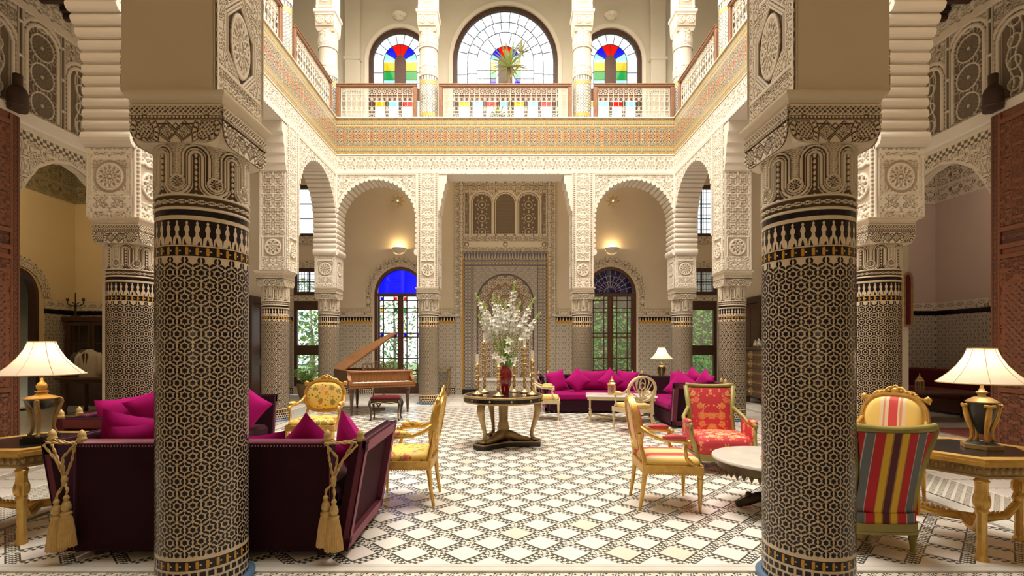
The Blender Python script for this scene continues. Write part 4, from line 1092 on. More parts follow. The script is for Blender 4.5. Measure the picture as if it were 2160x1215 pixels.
for s in (-1, 1):
    for z0, z1 in ((3.02, 4.0), (4.76, 4.9)):
        a, b = sorted((s*5.55, s*6.72))
        relief('window_surround', plane_map((0, 15.585, 0), (1, 0, 0), (0, 0, 1), (0, -1, 0)), a, b, z0-.12, z1+.12 if z1 < 4.5 else z1, .015, lambda u, v: arab(u, v, .1), .012, STUCCO_D, lambda u, v, s=s: ~((np.abs(u-s*6.12) < .47) & (v > 3.07) & (v < 3.93)), parent=root)

# ================================================================== side galleries: carved walls, great doors, salons
def side_wall(s):
    nm = 'left' if s < 0 else 'right'
    # local: u = Y; face at X = s*7.1
    hd = [(7.33, 3.72), (7.45, 3.95), (7.62, 4.2), (7.9, 4.38), (8.17, 4.44), (8.44, 4.38), (8.72, 4.2), (8.89, 3.95), (9.01, 3.72)]
    g = wall_open(-1.2, 15.6, 0, 7.0, [(8.17, .84, 0.0, 3.72, hd)], .13)
    M_ = Matrix(((0, s*1.0, 0, s*7.1), (1, 0, 0, 0), (0, 0, 1, 0), (0, 0, 0, 1)))
    w = struct('wall_'+nm, g.xf(M_), PLASTER)
    O = (s*7.09, 0, 0); ud = (0, 1, 0) ; nd = (-s, 0, 0)
    hx = np.array([p[0] for p in hd]); hz = np.array([p[1] for p in hd])
    def top(u): return np.interp(u, hx, hz, left=-1, right=-1)
    def lam(u, v):
        t = np.where(np.abs(u-8.17) < .84, top(u), np.where(v < 3.9, 3.9, 0)); d = v-top(u); e = np.where(np.abs(u-8.17) < .84, d, 1)
        o = np.maximum(arab(u, v, .13), 0); o = np.where(e < .05, 1, o); dd = np.where(np.abs(u-8.17) < .84, e, np.abs(np.abs(u-8.17)-.84)+.0)
        ck = ((np.floor(u/.055)+np.floor(v/.055)) % 2); o = np.where((v > 4.55) & (v < 4.67), ck*.9, o); o = np.where(v > 4.68, 1, o)
        return o
    TR0 = sroot('trim_%d' % (10 if s < 0 else 11))
    relief('lambrequin', plane_map(O, ud, (0, 0, 1), nd), 5.9, 10.4, 3.55, 4.74, .0125, lam, .02, STUCCO_D, lambda u, v: ~((np.abs(u-8.17) < .84) & (v < top(u)))  & ((np.abs(u-8.17) > .84) | (v > 3.7)), parent=TR0)
    TR = sroot('trim_%d' % (8 if s < 0 else 9))
    def up(u, v):
        o = arab(u, v, .10)*.75
        def arch_at(m, hw, zs, zc, inner):
            nonlocal o
            dist = np.where(v > zc, np.hypot(u-m, v-zc), np.abs(u-m))
            inside = (v > zs) & (dist < hw)
            o = np.where((v > zs) & (dist < hw+.13), 1.0, o); o = np.where((v > zs) & (np.abs(dist-hw-.065) < .012), .35+.3*np.sin(v*90), o)
            o = np.where(inside, inner(u-m, v-zs), o)
        def discs(x, y):
            yy = (y+.05) % .44-.22; rr = np.hypot(x, yy); h = .75*S((np.cos(np.arctan2(yy, x)*18)*.5+.5-.2)/.4)*(rr < .17)*(rr > .05)
            h = np.maximum(h*.45, line(rr, .19, .014)); h = np.maximum(h, S((.04-rr)/.02)*.8)
            for k in range(12):
                a = 2*PI*k/12; h = np.maximum(h, line(np.hypot(x-.235*math.cos(a), yy-.235*math.sin(a)), .035, .009)*.8*(rr > .19))
            return h*.8
        def tree(x, y): return np.maximum(np.maximum(line(np.abs(x+.05*np.sin(y*9)), .06, .014), line(np.hypot(x, (y % .3)-.15), .09, .014)), S((.012-np.abs((x*2+.5) % .25-.125))/.006)*.9)*.8
        for m in (7.68, 9.06, 6.3): arch_at(m, .235, 5.0, 6.1, discs)
        for m in (8.37, 6.98, 9.75): arch_at(m, .21, 5.0, 5.85, tree)
        for m in (7.33, 8.03, 8.71, 6.65): o = np.where(np.abs(u-m) < .05, np.maximum(line(np.abs(u-m), .035, .012), S((.03-np.hypot(u-m, (v % .5)-.25))/.01)), o)
        o = np.where(v > 6.52, np.maximum(arab(u, v, .09), line(v, 6.54, .03)), o); o = np.where((v > 6.44) & (v < 6.52), 1, o)
        return o
    relief('carved_upper_wall', plane_map(O, ud, (0, 0, 1), nd), 5.6, 10.4, 4.95, 7.0, .0115, up, .035, STUCCO_D, parent=TR)
    x0, x1 = sorted((s*7.1, s*7.0)); ob('ledge', G().box(x0, x1, 5.6, 10.4, 4.74, 4.95, .02), PLASTERW, TR)
    a, b = sorted((s*7.1, s*7.08)); 
    for y0, y1 in ((9.1, 13.9), (14.9, 15.6)): ob('dado', G().box(a, b, y0, y1, 0, 2.4, .004), DADO, w)
    pass
    # great cedar door leaf, folded open against the wall on the near side
    t = thing('great_door', ('tall carved cedar door leaf at the left edge, behind the left lamp' if s < 0 else 'tall carved cedar door leaf at the right edge, behind the right lamp'), 'door', (s*6.985, 7.22, 0), 0, 'carved cedar doors')
    dm = lambda u, v: None
    xx = sorted((0, s*.06)); ob('leaf', G().box(xx[0], xx[1], -1.9, 0, .03, 4.8, .01), CEDAR, t)
    fx = -s*.004; fo = (fx, 0, 0)
    def dpan(y0, y1, z0, z1, hfn, nm_='carved_panel', dep=.018): relief(nm_, plane_map(fo, (0, 1, 0), (0, 0, 1), (-s, 0, 0)), y0, y1, z0, z1, .011, hfn, dep, WOODC, parent=t)
    dpan(-.13, -.01, .05, 4.78, lambda u, v: np.maximum(scroll(v, u+.07, .14, .06), line(np.abs(u+.07), .055, .01)), 'carved_stile')
    dpan(-.85, -.75, .05, 4.78, lambda u, v: np.maximum(scroll(v, u+.80, .14, .06), line(np.abs(u+.80), .045, .01)), 'carved_stile')
    gm = G()
    for z in (.05, .85, 2.72, 2.86, 3.1, 4.62): gm.box(*sorted((0, -s*.03)), -.75, -.13, z, z+.07, .012)
    for y in (-.13, -.75): gm.box(*sorted((0, -s*.03)), y-.02, y+.02, .05, 4.78, .01)
    ob('moulding', gm, CEDAR, t)
    def cusp(u, v):
        x = u+.44; zc = 2.2; dist = np.where(v > zc, np.hypot(x, v-zc), np.abs(x))+.012*np.cos((v+np.abs(x))*60); o = np.maximum(lattice(u, v, .09), .6*arab(u, v, .07))
        o = np.where(dist > .26, arab(u, v, .08), o); o = np.where(np.abs(dist-.25) < .02, 1, o); return o
    dpan(-.73, -.15, .93, 2.71, cusp); dpan(-.73, -.15, .13, .84, lambda u, v: arab(u, v, .1)); dpan(-.73, -.15, 3.18, 4.61, lambda u, v: np.maximum(arab(u, v, .11), line(np.hypot(u+.44, v-3.9), .25, .015))); dpan(-.73, -.15, 2.94, 3.09, lambda u, v: scroll(u, v-3.015, .15, .08))
    # pivot block on the wall above the door
    t2 = thing('pivot_block', ('dark wooden pivot block above the left cedar door' if s < 0 else 'dark wooden pivot block above the right cedar door'), 'bracket', (s*6.93, 7.14, 4.84), 0)
    ob('body', G().lathe([(.0, 0), (.115, 0), (.12, .04), (.12, .24), (.10, .31), (.062, .35), (.056, .38), (.06, .50), (.052, .52), (0, .52)], 12, cap=False), BEAM, t2, 'auto'); ob('collar', G().lathe([(.122, .05), (.128, .065), (.122, .08)], 12, cap=False), DARKWOOD, t2)
    # salon beyond
    wp = YPLASTER if s < 0 else PPLASTER
    X = s*11.3
    if s < 0:
        g = wall_open(4.0, 13.2, 0, 6.5, [(11.65, .55, 0, 2.7, arch_line(11.65, .55, 2.7, 1.15))], .3)
    else: g = wall_open(4.0, 13.2, 0, 6.5, [], .3)
    w1 = struct('wall_salon_'+nm, g.xf(Matrix(((0, s*1.0, 0, X), (1, 0, 0, 0), (0, 0, 1, 0), (0, 0, 0, 1)))), wp)
    w2 = struct('wall_salon_%s_end' % nm, wall_open(*sorted((s*7.4, X)), 0, 6.5, [], .2).xf(T(0, 13.2, 0)), wp)
    struct('wall_salon_%s_near' % nm, wall_open(*sorted((s*7.4, X)), 0, 6.5, [], .2).xf(T(0, 3.8, 0)), wp)
    xx = sorted((s*7.3, X)); struct('ceiling_salon_'+nm, G().box(xx[0], xx[1], 3.8, 13.3, 6.4, 6.55), BEAM)
    cm = OLIVE if s < 0 else STUCCO_D
    chf = lambda u, v: np.maximum(arab(u, v, .16), np.maximum(line(v, 5.25, .03), line(v, 5.62, .03)))
    relief('cornice', plane_map((X-s*.02, 0, 0), (0, 1, 0), (0, 0, 1), (-s, 0, 0)), 8.5, 13.2, 5.22, 6.4, .02, chf, .02, cm, parent=w1)
    relief('cornice', plane_map((0, 13.18, 0), (1, 0, 0), (0, 0, 1), (0, -1, 0)), xx[0], xx[1], 5.22, 6.4, .02, chf, .02, cm, parent=w2)
    bl = lambda u, v: np.maximum(arab(u, v, .12), line(v, 2.62, .02))
    a, b = sorted((X, X-s*.025))
    segs = [(8.5, 11.0), (12.3, 13.2)] if s < 0 else [(8.5, 13.2)]
    for y0, y1 in segs:
        ob('dado', G().box(a, b, y0, y1, 0, 2.3, .004), DADO, w1); ob('crest', G().box(a, b-s*.003 if s < 0 else b, y0, y1, 2.3, 2.42, .004), NAVYT, w1)
        relief('carved_band', plane_map((X-s*.02, 0, 0), (0, 1, 0), (0, 0, 1), (-s, 0, 0)), y0, y1, 2.42, 2.64, .016, bl, .015, STUCCO_D, parent=w1)
    ob('dado', G().box(xx[0], xx[1], 13.175, 13.2, 0, 2.3, .004), DADO, w2); ob('crest', G().box(xx[0], xx[1], 13.172, 13.2, 2.3, 2.42, .004), NAVYT, w2)
    relief('carved_band', plane_map((0, 13.18, 0), (1, 0, 0), (0, 0, 1), (0, -1, 0)), xx[0], xx[1], 2.42, 2.64, .016, bl, .015, STUCCO_D, parent=w2)
    if s < 0:
        a_ = .59
        def pm(U, V, D):
            t = PI-U/a_; r = a_+V; return np.stack([-11.28+D, 11.65+r*np.cos(t), 2.7+r*1.12*np.sin(t)], -1)
        relief('arch_surround', pm, 0, PI*a_, 0, .22, .016, lambda u, v: arab(u, v, .1), .015, STUCCO_D, parent=w1)
        struct('wall_passage', G().box(-13.0, -12.9, 10.2, 13.1, -.1, 4.3).box(-12.9, -11.42, 10.2, 10.4, -.1, 4.3).box(-12.9, -11.42, 12.9, 13.1, -.1, 4.3), noisy('passage_paint', (.26, .22, .12), (.22, .18, .10), 2, .8)); struct('ceiling_passage', G().box(-13, -11.42, 10.2, 13.1, 4.2, 4.4), BEAM)
        ob('arch_frame', G().ring([(11.1, 0)]+arch_line(11.65, .55, 2.7, 1.15)+[(12.2, 0)], [(11.18, 0)]+arch_line(11.65, .47, 2.7, 1.15)+[(12.12, 0)], -.1, .1, T(-11.42, 0, 0) @ YZ), DARKWOOD, w1)
for s in (-1, 1): side_wall(s)

# ================================================================== furniture builders
def ellipse(a, b, n=28, cx=0, cy=0, p=2.0):
    o = []
    for i in range(n):
        t = 2*PI*i/n; c, s = math.cos(t), math.sin(t)
        o.append((cx+a*math.copysign(abs(c)**(2/p), c), cy+b*math.copysign(abs(s)**(2/p), s)))
    return o
def pillow_mesh(name, w, h, t, m, n=12):
    g = G(); v = []; f = []
    for sd in (1, -1):
        o = len(v)
        for j in range(n+1):
            for i in range(n+1):
                u = 2*i/n-1; k = 2*j/n-1
                x = u*w/2*(1-.10*(1-k*k)); z = k*h/2*(1-.10*(1-u*u))
                th = t/2*((1-abs(u)**2.6)*(1-abs(k)**2.6))**.55
                v.append((x, sd*th, z))
        for j in range(n):
            for i in range(n):
                q = (o+j*(n+1)+i, o+j*(n+1)+i+1, o+(j+1)*(n+1)+i+1, o+(j+1)*(n+1)+i); f.append(q if sd < 0 else q[::-1])
    g.add(v, f); me = me_from(name, g, m, True)
    return me
PM = {}
def pillow(label, loc, rot, w=.46, h=None, t=.17, m=None, group='magenta cushions on the sofas'):
    h = h or w; k = (w, h, t, m)
    if k not in PM: PM[k] = pillow_mesh('cushion', w, h, t, m or MAG)
    o = bpy.data.objects.new('cushion', PM[k]); COL.objects.link(o); o.location = loc
    o.rotation_mode = 'XYZ'; o.rotation_euler = (Matrix.Rotation(rot[2], 3, 'Z') @ Matrix.Rotation(rot[0], 3, 'X') @ Matrix.Rotation(rot[1], 3, 'Y')).to_euler()
    tag(o, label, 'cushion', group); return o
ACORN = [(0, 0), (.026, 0), (.030, .008), (.026, .016), (.031, .022), (.031, .03), (.024, .036), (.027, .05), (.022, .068), (.012, .082), (.004, .09), (0, .092)]
def tassel_meshes():
    h = G().lathe([(.006, .0), (.012, -.004), (.020, -.02), (.013, -.036), (.022, -.05), (.030, -.075), (.030, -.095), (.020, -.108), (.034, -.118), (.036, -.13), (.030, -.136), (0, -.136)], 14, cap=False)
    g = G(); n = 60; rs = []
    v = []; f = []
    for j, (r, z) in enumerate([(.032, -.132), (.042, -.19), (.052, -.27), (.060, -.345), (.0, -.335)]):
        for k in range(n):
            a = 2*PI*k/n; q = r*(1+.10*(k % 2)*(j > 0)); zz = z-(.012*R.random() if j == 3 else 0); v.append((q*math.cos(a), q*math.sin(a)*.8, zz))
    for j in range(4):
        for k in range(n): f.append((j*n+k, j*n+(k+1) % n, (j+1)*n+(k+1) % n, (j+1)*n+k))
    g.add(v, f); return me_from('tassel_head', h, CORD, True), me_from('fringe', g, SILK)
TH, TF = tassel_meshes()
def rope(g, pts, r=.0075):
    """twisted two strand cord"""
    P = [Vector(p) for p in pts]; out = [P[0]]
    for a, b in zip(P[:-1], P[1:]):
        n = max(1, int((b-a).length/.012))
        out += [a+(b-a)*(i/n) for i in range(1, n+1)]
    for ph in (0, PI):
        q = []
        for i, p in enumerate(out):
            t = (out[min(i+1, len(out)-1)]-out[max(i-1, 0)]).normalized(); a = t.orthogonal().normalized(); b = t.cross(a)
            an = i*.75+ph; q.append(p+(a*math.cos(an)+b*math.sin(an))*r*.6)
        g.tube(q, r*.75, 5)
def sofa(name, label, loc, rz, L, D=1.02, seat=AUB, H=.82, tassels=True, feet=True):
    """front toward local -y, back panel at y = 0 .. the near edge"""
    t = thing(name, label, 'sofa', loc, rz, 'aubergine velvet sofas')
    ob('base', G().box(-L/2, L/2, -D, -.13, .055, .30, .012), AUB, t)
    ob('back_panel', G().box(-L/2, L/2, -.13, 0, .05, H, .018), AUB, t)
    ob('top_roll', G().tube([(-L/2+.01, -.065, H-.008), (L/2-.01, -.065, H-.008)], .062, 10, sq=.35), AUBF, t, True)  # paler velvet puts the lit top edge into the colour
    g = G()
    for i in range(int(L/.022)): g.ell((-L/2+.02+i*.022, .002, H-.024), (.0065, .004, .0065), 6, 4)
    g.tube([(-L/2+.004, .0, H-.02), (-L/2+.004, .004, .06)], .004, 5).tube([(L/2-.004, .0, H-.02), (L/2-.004, .004, .06)], .004, 5)
    ob('nail_trim', g, NAIL, t, stuff=True)
    ob('seat_cushion', G().box(-L/2+.01, L/2-.01, -D-.02, -.14, .30, .46, .05), seat, t, 'auto')
    fl = .135; th = .10
    for s in (-1, 1):
        m = Matrix(((s, 0, 0, 0), (0, 1, 0, 0), (0, 0, 1, 0), (0, 0, 0, 1)))
        # cross-section in x-z, leaning outward, swept along y
        x0 = L/2+.012
        def sec(z): return x0+fl*((z-.05)/(H-.05))
        y0, y1 = -D-.01, -.02; b = .085
        g = G(); z0, z1 = .05, H
        g.add([(sec(z0), y0, z0), (sec(z0), y1, z0), (sec(z1), y1, z1), (sec(z1), y0, z1), (sec(z0)+th-.045, y0, z0), (sec(z0)+th-.045, y1, z0), (sec(z1)+th-.045, y1, z1), (sec(z1)+th-.045, y0, z1)],
              [(0, 1, 2, 3), (7, 6, 5, 4), (0, 4, 5, 1), (3, 2, 6, 7), (0, 3, 7, 4), (1, 5, 6, 2)])
        g.xf(m); arm = ob('arm', g, AUB, t)
        g = G()
        def fr(ya, yb, za, zb):
            c0, c1 = th-.046, th; v = []
            for z in (za, zb):
                for y in (ya, yb): v += [(sec(z)+c0, y, z), (sec(z)+c1, y, z)]
            g.add(v, [(0, 1, 3, 2), (4, 6, 7, 5), (0, 2, 6, 4), (1, 5, 7, 3), (0, 4, 5, 1), (2, 3, 7, 6)])
        fr(y0, y0+b, z0, z1); fr(y1-b, y1, z0, z1); fr(y0, y1, z0, z0+b); fr(y0, y1, z1-b, z1); g.xf(m); ob('arm_frame', g, AUBF, arm)
        g = G().tube([(sec(z1)+.012, y0, z1), (sec(z1)+.012, y1, z1)], .012, 6).tube([(sec(z1)+th-.012, y0, z1), (sec(z1)+th-.012, y1, z1)], .012, 6).tube([(sec(z0)+th, y1, z0), (sec(z1)+th, y1, z1)], .006, 5).xf(m); ob('piping', g, AUB, arm)
        fa, fb = (L/2-.03, -.03), (sec(H)+.05, -.05)
        for fx, fy in (fa, fb): ob('finial', G().lathe(ACORN, 12, (s*fx, fy, H-.002), cap=False), CORD, t, True)
        if tassels:
            g = G(); z = H+.012; kx, kz = L/2+.035, .57; ky = .035
            A = [(s*(fa[0]), fa[1], z), (s*(fb[0]), fb[1], z+.004)]
            rope(g, [A[0], (s*(fa[0]+.07), -.005, z-.012), A[1]]); rope(g, [(s*fa[0], .02, z-.01), (s*(fb[0]-.01), .012, z-.008)])
            rope(g, [(s*fa[0], .02, z-.01), (s*(kx+.025), ky-.01, kz+.15), (s*kx, ky, kz)]); rope(g, [(s*(fa[0]+.012), .01, z-.01), (s*(fa[0]+.03), .016, .7), (s*kx, ky, kz)])
            rope(g, [(s*fb[0], .02, z-.02), (s*(kx+.06), ky-.005, kz+.13), (s*kx, ky, kz)]); rope(g, [(s*(fb[0]-.04), .0, z-.02), (s*(kx+.04), ky-.01, kz+.10), (s*kx, ky, kz)])
            g.ell((s*kx, ky, kz), (.022, .02, .03)); g.ell((s*kx, ky, kz-.03), (.018, .018, .02))
            tp = [(s*(kx-.042), ky+.035, .475), (s*(kx+.018), ky+.045, .45)]
            for p in tp: rope(g, [(s*kx, ky, kz-.02), (p[0], p[1]-.01, p[2]+.03), p])
            ob('tie_cord', g, CORD, t)
            for p in tp:
                o = ob('tassel', TH, None, t); o.location = p; q = ob('fringe', TF, None, o)
    if feet:
        for x in (-L/2+.1, L/2-.1):
            for y in (-D+.08, -.1): ob('foot', G().lathe([(.0, 0), (.03, 0), (.036, .05), (.03, .06)], 10, (x, y, 0)), DARKWOOD, t)
    return t
AUBF = velvet('aubergine_velvet_pale', (.13, .030, .052), (.16, .040, .066), (.7, .35, .42))
NAIL = mat('nail_heads', (.20, .07, .09), .4, .5)

def leg_prof(h, r, sq=True): return [(0, 0), (r*.42, 0), (r*.5, .012), (r*.42, .03), (r*.62, .045), (r*.55, .06), (r*1.0, h*.86), (r*1.12, h*.875), (r*.9, h*.90), (r*1.1, h*.93), (r*1.1, h)]
def armchair(name, label, loc, rz, frame, fab, backfab=None, style='cartouche', w=.60, d=.54, hs=.44, hb=1.06, crest=True, openback=False, group=None, bw=None, cabriole=False, padh=.09, back_side=None, padm=None):
    t = thing(name, label, 'chair', loc, rz, group)
    tilt = -.17; hr = .075; bw = bw or w*.88
    fx, bx = w/2-.03, w*.40; fy, by = -d/2+.03, d/2-.03
    for s in (-1, 1):
        if cabriole:
            ob('leg', G().tube([(s*fx, fy, hs-.06), (s*(fx+.02), fy-.02, hs-.13), (s*(fx-.005), fy, .2), (s*(fx-.01), fy+.005, .07), (s*(fx+.012), fy-.012, .02), (s*(fx+.016), fy-.016, 0)], [.028, .03, .02, .014, .018, .014], 8), frame, t, True)
        else: ob('leg', G().lathe(leg_prof(hs-hr, .026), 10, (s*fx, fy, 0), cap=False).box(s*fx-.029, s*fx+.029, fy-.029, fy+.029, hs-hr-.01, hs, .006), frame, t, 'auto')
        ob('leg', G().tube([(s*bx, by+.05, 0), (s*bx, by+.025, .15), (s*bx, by, hs-.05), (s*bx, by+.005, hs+.02)], [.014, .018, .026, .026], 8).box(s*bx-.027, s*bx+.027, by-.027, by+.027, hs-hr, hs, .006), frame, t, 'auto')
    so = [(-w/2, -d/2), (w/2, -d/2), (w*.46, d/2), (-w*.46, d/2)]
    def rnd(po, r=.06, n=4):
        o = []
        for i in range(len(po)):
            p, a, b = Vector(po[i]), Vector(po[i-1]), Vector(po[(i+1) % len(po)])
            u = p+(a-p).normalized()*r; v = p+(b-p).normalized()*r
            for k in range(n+1): q = k/n; o.append(tuple((1-q)**2*u+2*q*(1-q)*p+q*q*v))
        return o
    outl = rnd(so); inl = [(x*.86, y*.86) for x, y in outl]
    g = G().ring(outl, inl, hs-hr, hs); m2 = [(x*1.012, y*1.012) for x, y in outl]; g.ring(m2, outl, hs-hr, hs-hr+.012).ring(m2, outl, hs-.014, hs)
    for i in range(int(w/.02)): x = -w/2+.03+i*.02; (x < w/2-.03) and g.ell((x, -d/2-.004, hs-hr-.003), (.008, .006, .008), 6, 4)
    for i in range(int(d/.02)):
        y = -d/2+.04+i*.02
        if y < d/2-.03:
            for s in (-1, 1): g.ell((s*(w/2-(y+d/2)/d*w*.04)+s*.003, y, hs-hr-.003), (.006, .008, .008), 6, 4)
    ob('seat_rail', g, frame, t, 'auto')
    ob('seat_cushion', G().pad([(x*.93, y*.93) for x, y in outl], hs-.01, padh), fab, t, True)
    zc = (hs+.10+hb)/2; hh = (hb-hs-.10)/2
    if style == 'oval': bo = ellipse(bw/2, hh, 32)
    elif style == 'cartouche': bo = [(x*(1+.05*math.cos(PI*y/hh)), y) for x, y in ellipse(bw/2, hh, 32, p=3.0)]
    else: bo = ellipse(bw/2, hh, 32, p=5)
    fw = .05 if not openback else .034
    bi = [(x*(1-fw/(bw/2)), y*(1-fw/hh)) for x, y in bo]
    B = T(0, by-.0, hs) @ RX(tilt) @ T(0, 0, zc-hs) @ XZ
    g = G().ring(bo, bi, -.022, .022, B); bm = [(x*(1-fw*.5/(bw/2)), y*(1-fw*.5/hh)) for x, y in bo]; bm2 = [(x*(1-fw*.25/(bw/2)), y*(1-fw*.25/hh)) for x, y in bo]
    g.ring(bm2, bm, -.030, .030, B)
    for s in (-1, 1): g.tube([(s*bx, by, hs-.02), (s*bx*.98, by+.012, hs+.06), (s*bw*.40, by+.035, hs+.17), (s*bw*.49, by+.05, hs+.28)], [.024, .022, .02, .018], 8)
    bf = ob('back_frame', g, frame, t, 'auto')
    if openback:
        g = G(); q = lambda pts, r=.012: g.tube([B @ Vector((x, y, 0)) for x, y in pts], r, 6)
        q([(.055*math.sin(2*PI*i/14), .10+.10*math.cos(2*PI*i/14)) for i in range(15)])
        for s in (-1, 1):
            q([(0, -hh*.95), (s*.02, -.12), (s*.10, .02), (s*.13, .12), (s*.10, .20), (s*.06, hh*.92)]); q([(s*.02, -.10), (s*.06, -.02), (s*.055, .08), (0, .12)], .010); q([(0, -hh*.9), (s*.07, -.14), (s*bw*.46, -.02)], .010); q([(s*.02, -.03), (s*.12, -.03), (s*.17, .05), (s*.19, .1)], .009)
        g.ell(tuple(B @ Vector((0, -.04, 0))), (.02, .018, .03)); ob('back_splat', g, frame, t, True)
    else:
        ob('backrest', G().pad([(x*1.02, y*1.02) for x, y in bi], .004, .055, B), backfab or fab, t, True)
        ob('back_lining', G().pad([(x*1.02, y*1.02) for x, y in bi], .004, .022, B @ Matrix.Diagonal((1, 1, -1, 1))), back_side or backfab or fab, t, True)
    if crest:
        g = G(); top = lambda x, y, z=0: tuple(B @ Vector((x, y, z)))
        g.ell(top(0, hh+.02), (.04, .022, .03)); g.tube([top(-.03, hh+.05), top(0, hh+.075), (top(.03, hh+.05)), top(.025, hh+.02), top(0, hh+.03), top(-.025, hh+.02)], .010, 6, True)
        for s in (-1, 1):
            g.tube([top(0, hh+.045), top(s*.05, hh+.05), top(s*.09, hh+.015), top(s*.15, hh+.005), top(s*.19, hh-.04), top(s*bw*.47, hh-.07)], [.013, .016, .012, .014, .012, .016], 7)
            for k in range(4): x = s*(.05+.04*k); g.ell(top(x, hh+.022-.012*k), (.017, .016, .014), 8, 6)
            g.ell(top(s*bw*.47, hh*.78), (.026, .024, .03)); g.tube([top(s*bw*.47, hh*.9), top(s*bw*.52, hh*.8), top(s*bw*.50, hh*.62)], [.012, .016, .01], 6)
        ob('crest', g, frame, t, True)
    for s in (-1, 1):
        ax = bw/2-.01; g = G()
        g.tube([(s*ax, by+.045, hs+.34), (s*(ax+.02), by-.04, hs+.275), (s*(w/2+.0), by-.14, hs+.24), (s*(w/2+.015), -.02, hs+.235), (s*(w/2+.005), -.10, hs+.225), (s*(w/2+.005), -.135, hs+.20)], [.018, .020, .020, .022, .024, .020], 8)
        g.ell((s*(w/2+.005), -.135, hs+.215), (.026, .026, .024), 10, 6)
        g.tube([(s*(w/2+.0), -.115, hs+.215), (s*(w/2+.01), -.10, hs+.15), (s*(w/2-.005), -.115, hs+.07), (s*(w/2-.03), -.175, hs+.01), (s*(w/2-.03), -.2, hs-.02)], [.017, .016, .018, .022, .02], 8)
        arm = ob('arm', g, frame, t, True)
        ob('arm_pad', G().ell((s*(w/2+.012), -.005, hs+.262), (.036, .11, .03), 12, 8), padm or fab, arm, True)
    return t

def bergere(name, label, loc, rz, frame, fab, backfab, w=.74, d=.66, hs=.30, hb=.97, legs=.17, flare=.0, curve=.06):
    """deep upholstered chair with closed arms; front toward -y"""
    t = thing(name, label, 'chair', loc, rz)
    for s in (-1, 1):
        for y in (-d/2+.05, d/2-.07): ob('leg', G().lathe([(0, 0), (.014, 0), (.018, .01), (.016, .03), (.028, legs*.8), (.034, legs*.85), (.026, legs*.9), (.034, legs)], 10, (s*(w/2-.07), y, 0), cap=False), frame, t, 'auto')
    outl = ellipse(w/2-.02, d/2, 28, p=5)
    ob('seat_rail', G().ring(outl, [(x*.85, y*.85) for x, y in outl], legs, legs+.075).ring([(x*1.015, y*1.015) for x, y in outl], outl, legs, legs+.018), frame, t, 'auto')
    ob('seat_base', G().prism([(x*.97, y*.97) for x, y in outl], legs+.07, hs), fab, t)
    ob('seat_cushion', G().pad([(x*.95, y*.95-.01) for x, y in outl], hs-.02, .17), fab, t, True)
    n = 8; top, bot = w*.5+flare, w*.40
    # curved back: rows of x,z with y bowed outward
    def bk(u, z):                                        # u in -1..1
        k = (z-hs)/(hb-hs); hw = bot*(1-k)+top*k-.03*math.sin(PI*k)*1.0
        return Vector((u*hw, d/2-.06+.14*k-curve*u*u*1.0+curve*.3, z+.0*(u*u)))
    def sheet(us, zs, off):
        g = G(); v = []; f = []
        for z in zs:
            for u in us: p = bk(u, z); v.append((p.x, p.y+off(u, z), p.z))
        m_ = len(us)
        for j in range(len(zs)-1):
            for i in range(m_-1): f.append((j*m_+i, j*m_+i+1, (j+1)*m_+i+1, (j+1)*m_+i))
        return g.add(v, f)
    us = [-.86+1.72*i/16 for i in range(17)]; zs = [legs+.08+(hb-.045-legs-.08)*j/12 for j in range(13)]
    ob('backrest', sheet(us, zs, lambda u, z: -.02-.05*max(0, (1-(u/.86)**4))*max(0, 1-((z-(hs+hb)/2)/((hb-hs)/2))**4)**.5), fab, t, True)
    ob('back_cover', sheet(us, zs, lambda u, z: .03), backfab, t, True)
    g = G(); rail = [bk(-.93+1.86*i/14, hb-.03+.025*abs(-.93+1.86*i/14)**2) for i in range(15)]; g.tube(rail, .028, 8, sq=1.1)
    low = [bk(-.93+1.86*i/14, legs+.07) for i in range(15)]; g.tube(low, .036, 8, sq=1.3)
    for s in (-1, 1): g.tube([bk(s*.93, legs+.05), bk(s*.93, hs+.1), bk(s*.93, hs+.3), bk(s*.93, hb-.02)], .032, 8)
    ob('back_frame', g, frame, t, True)
    for s in (-1, 1):
        p0 = bk(s*.95, hs+.42); zf = hs+.28
        pts = [p0, Vector((s*(w/2-.0), d/2-.14, hs+.30)), Vector((s*(w/2+.01), d/2-.26, hs+.25)), Vector((s*(w/2+.01), 0, hs+.25)), Vector((s*(w/2), -d/2+.17, zf-.02)), Vector((s*(w/2), -d/2+.13, zf-.05))]
        g = G().tube(pts, [.026, .026, .024, .024, .028, .022], 8).tube([pts[4], (s*(w/2-.01), -d/2+.15, hs+.12), (s*(w/2-.03), -d/2+.08, hs+.0), (s*(w/2-.05), -d/2+.05, legs+.02)], [.022, .022, .028, .03], 8)
        arm = ob('arm', g, frame, t, True)
        ob('arm_pad', G().ell((s*(w/2+.01), -.06, hs+.285), (.04, .13, .028), 12, 8), fab, arm, True)
        ob('side_panel', G().prism([(d/2-.1, hs-.04), (d/2-.1, hs+.30), (d/2-.26, hs+.235), (0, hs+.235), (-d/2+.15, hs+.22), (-d/2+.13, hs-.04)], s*(w/2-.012)-.018, s*(w/2-.012)+.018, YZ), fab, t)
    return t

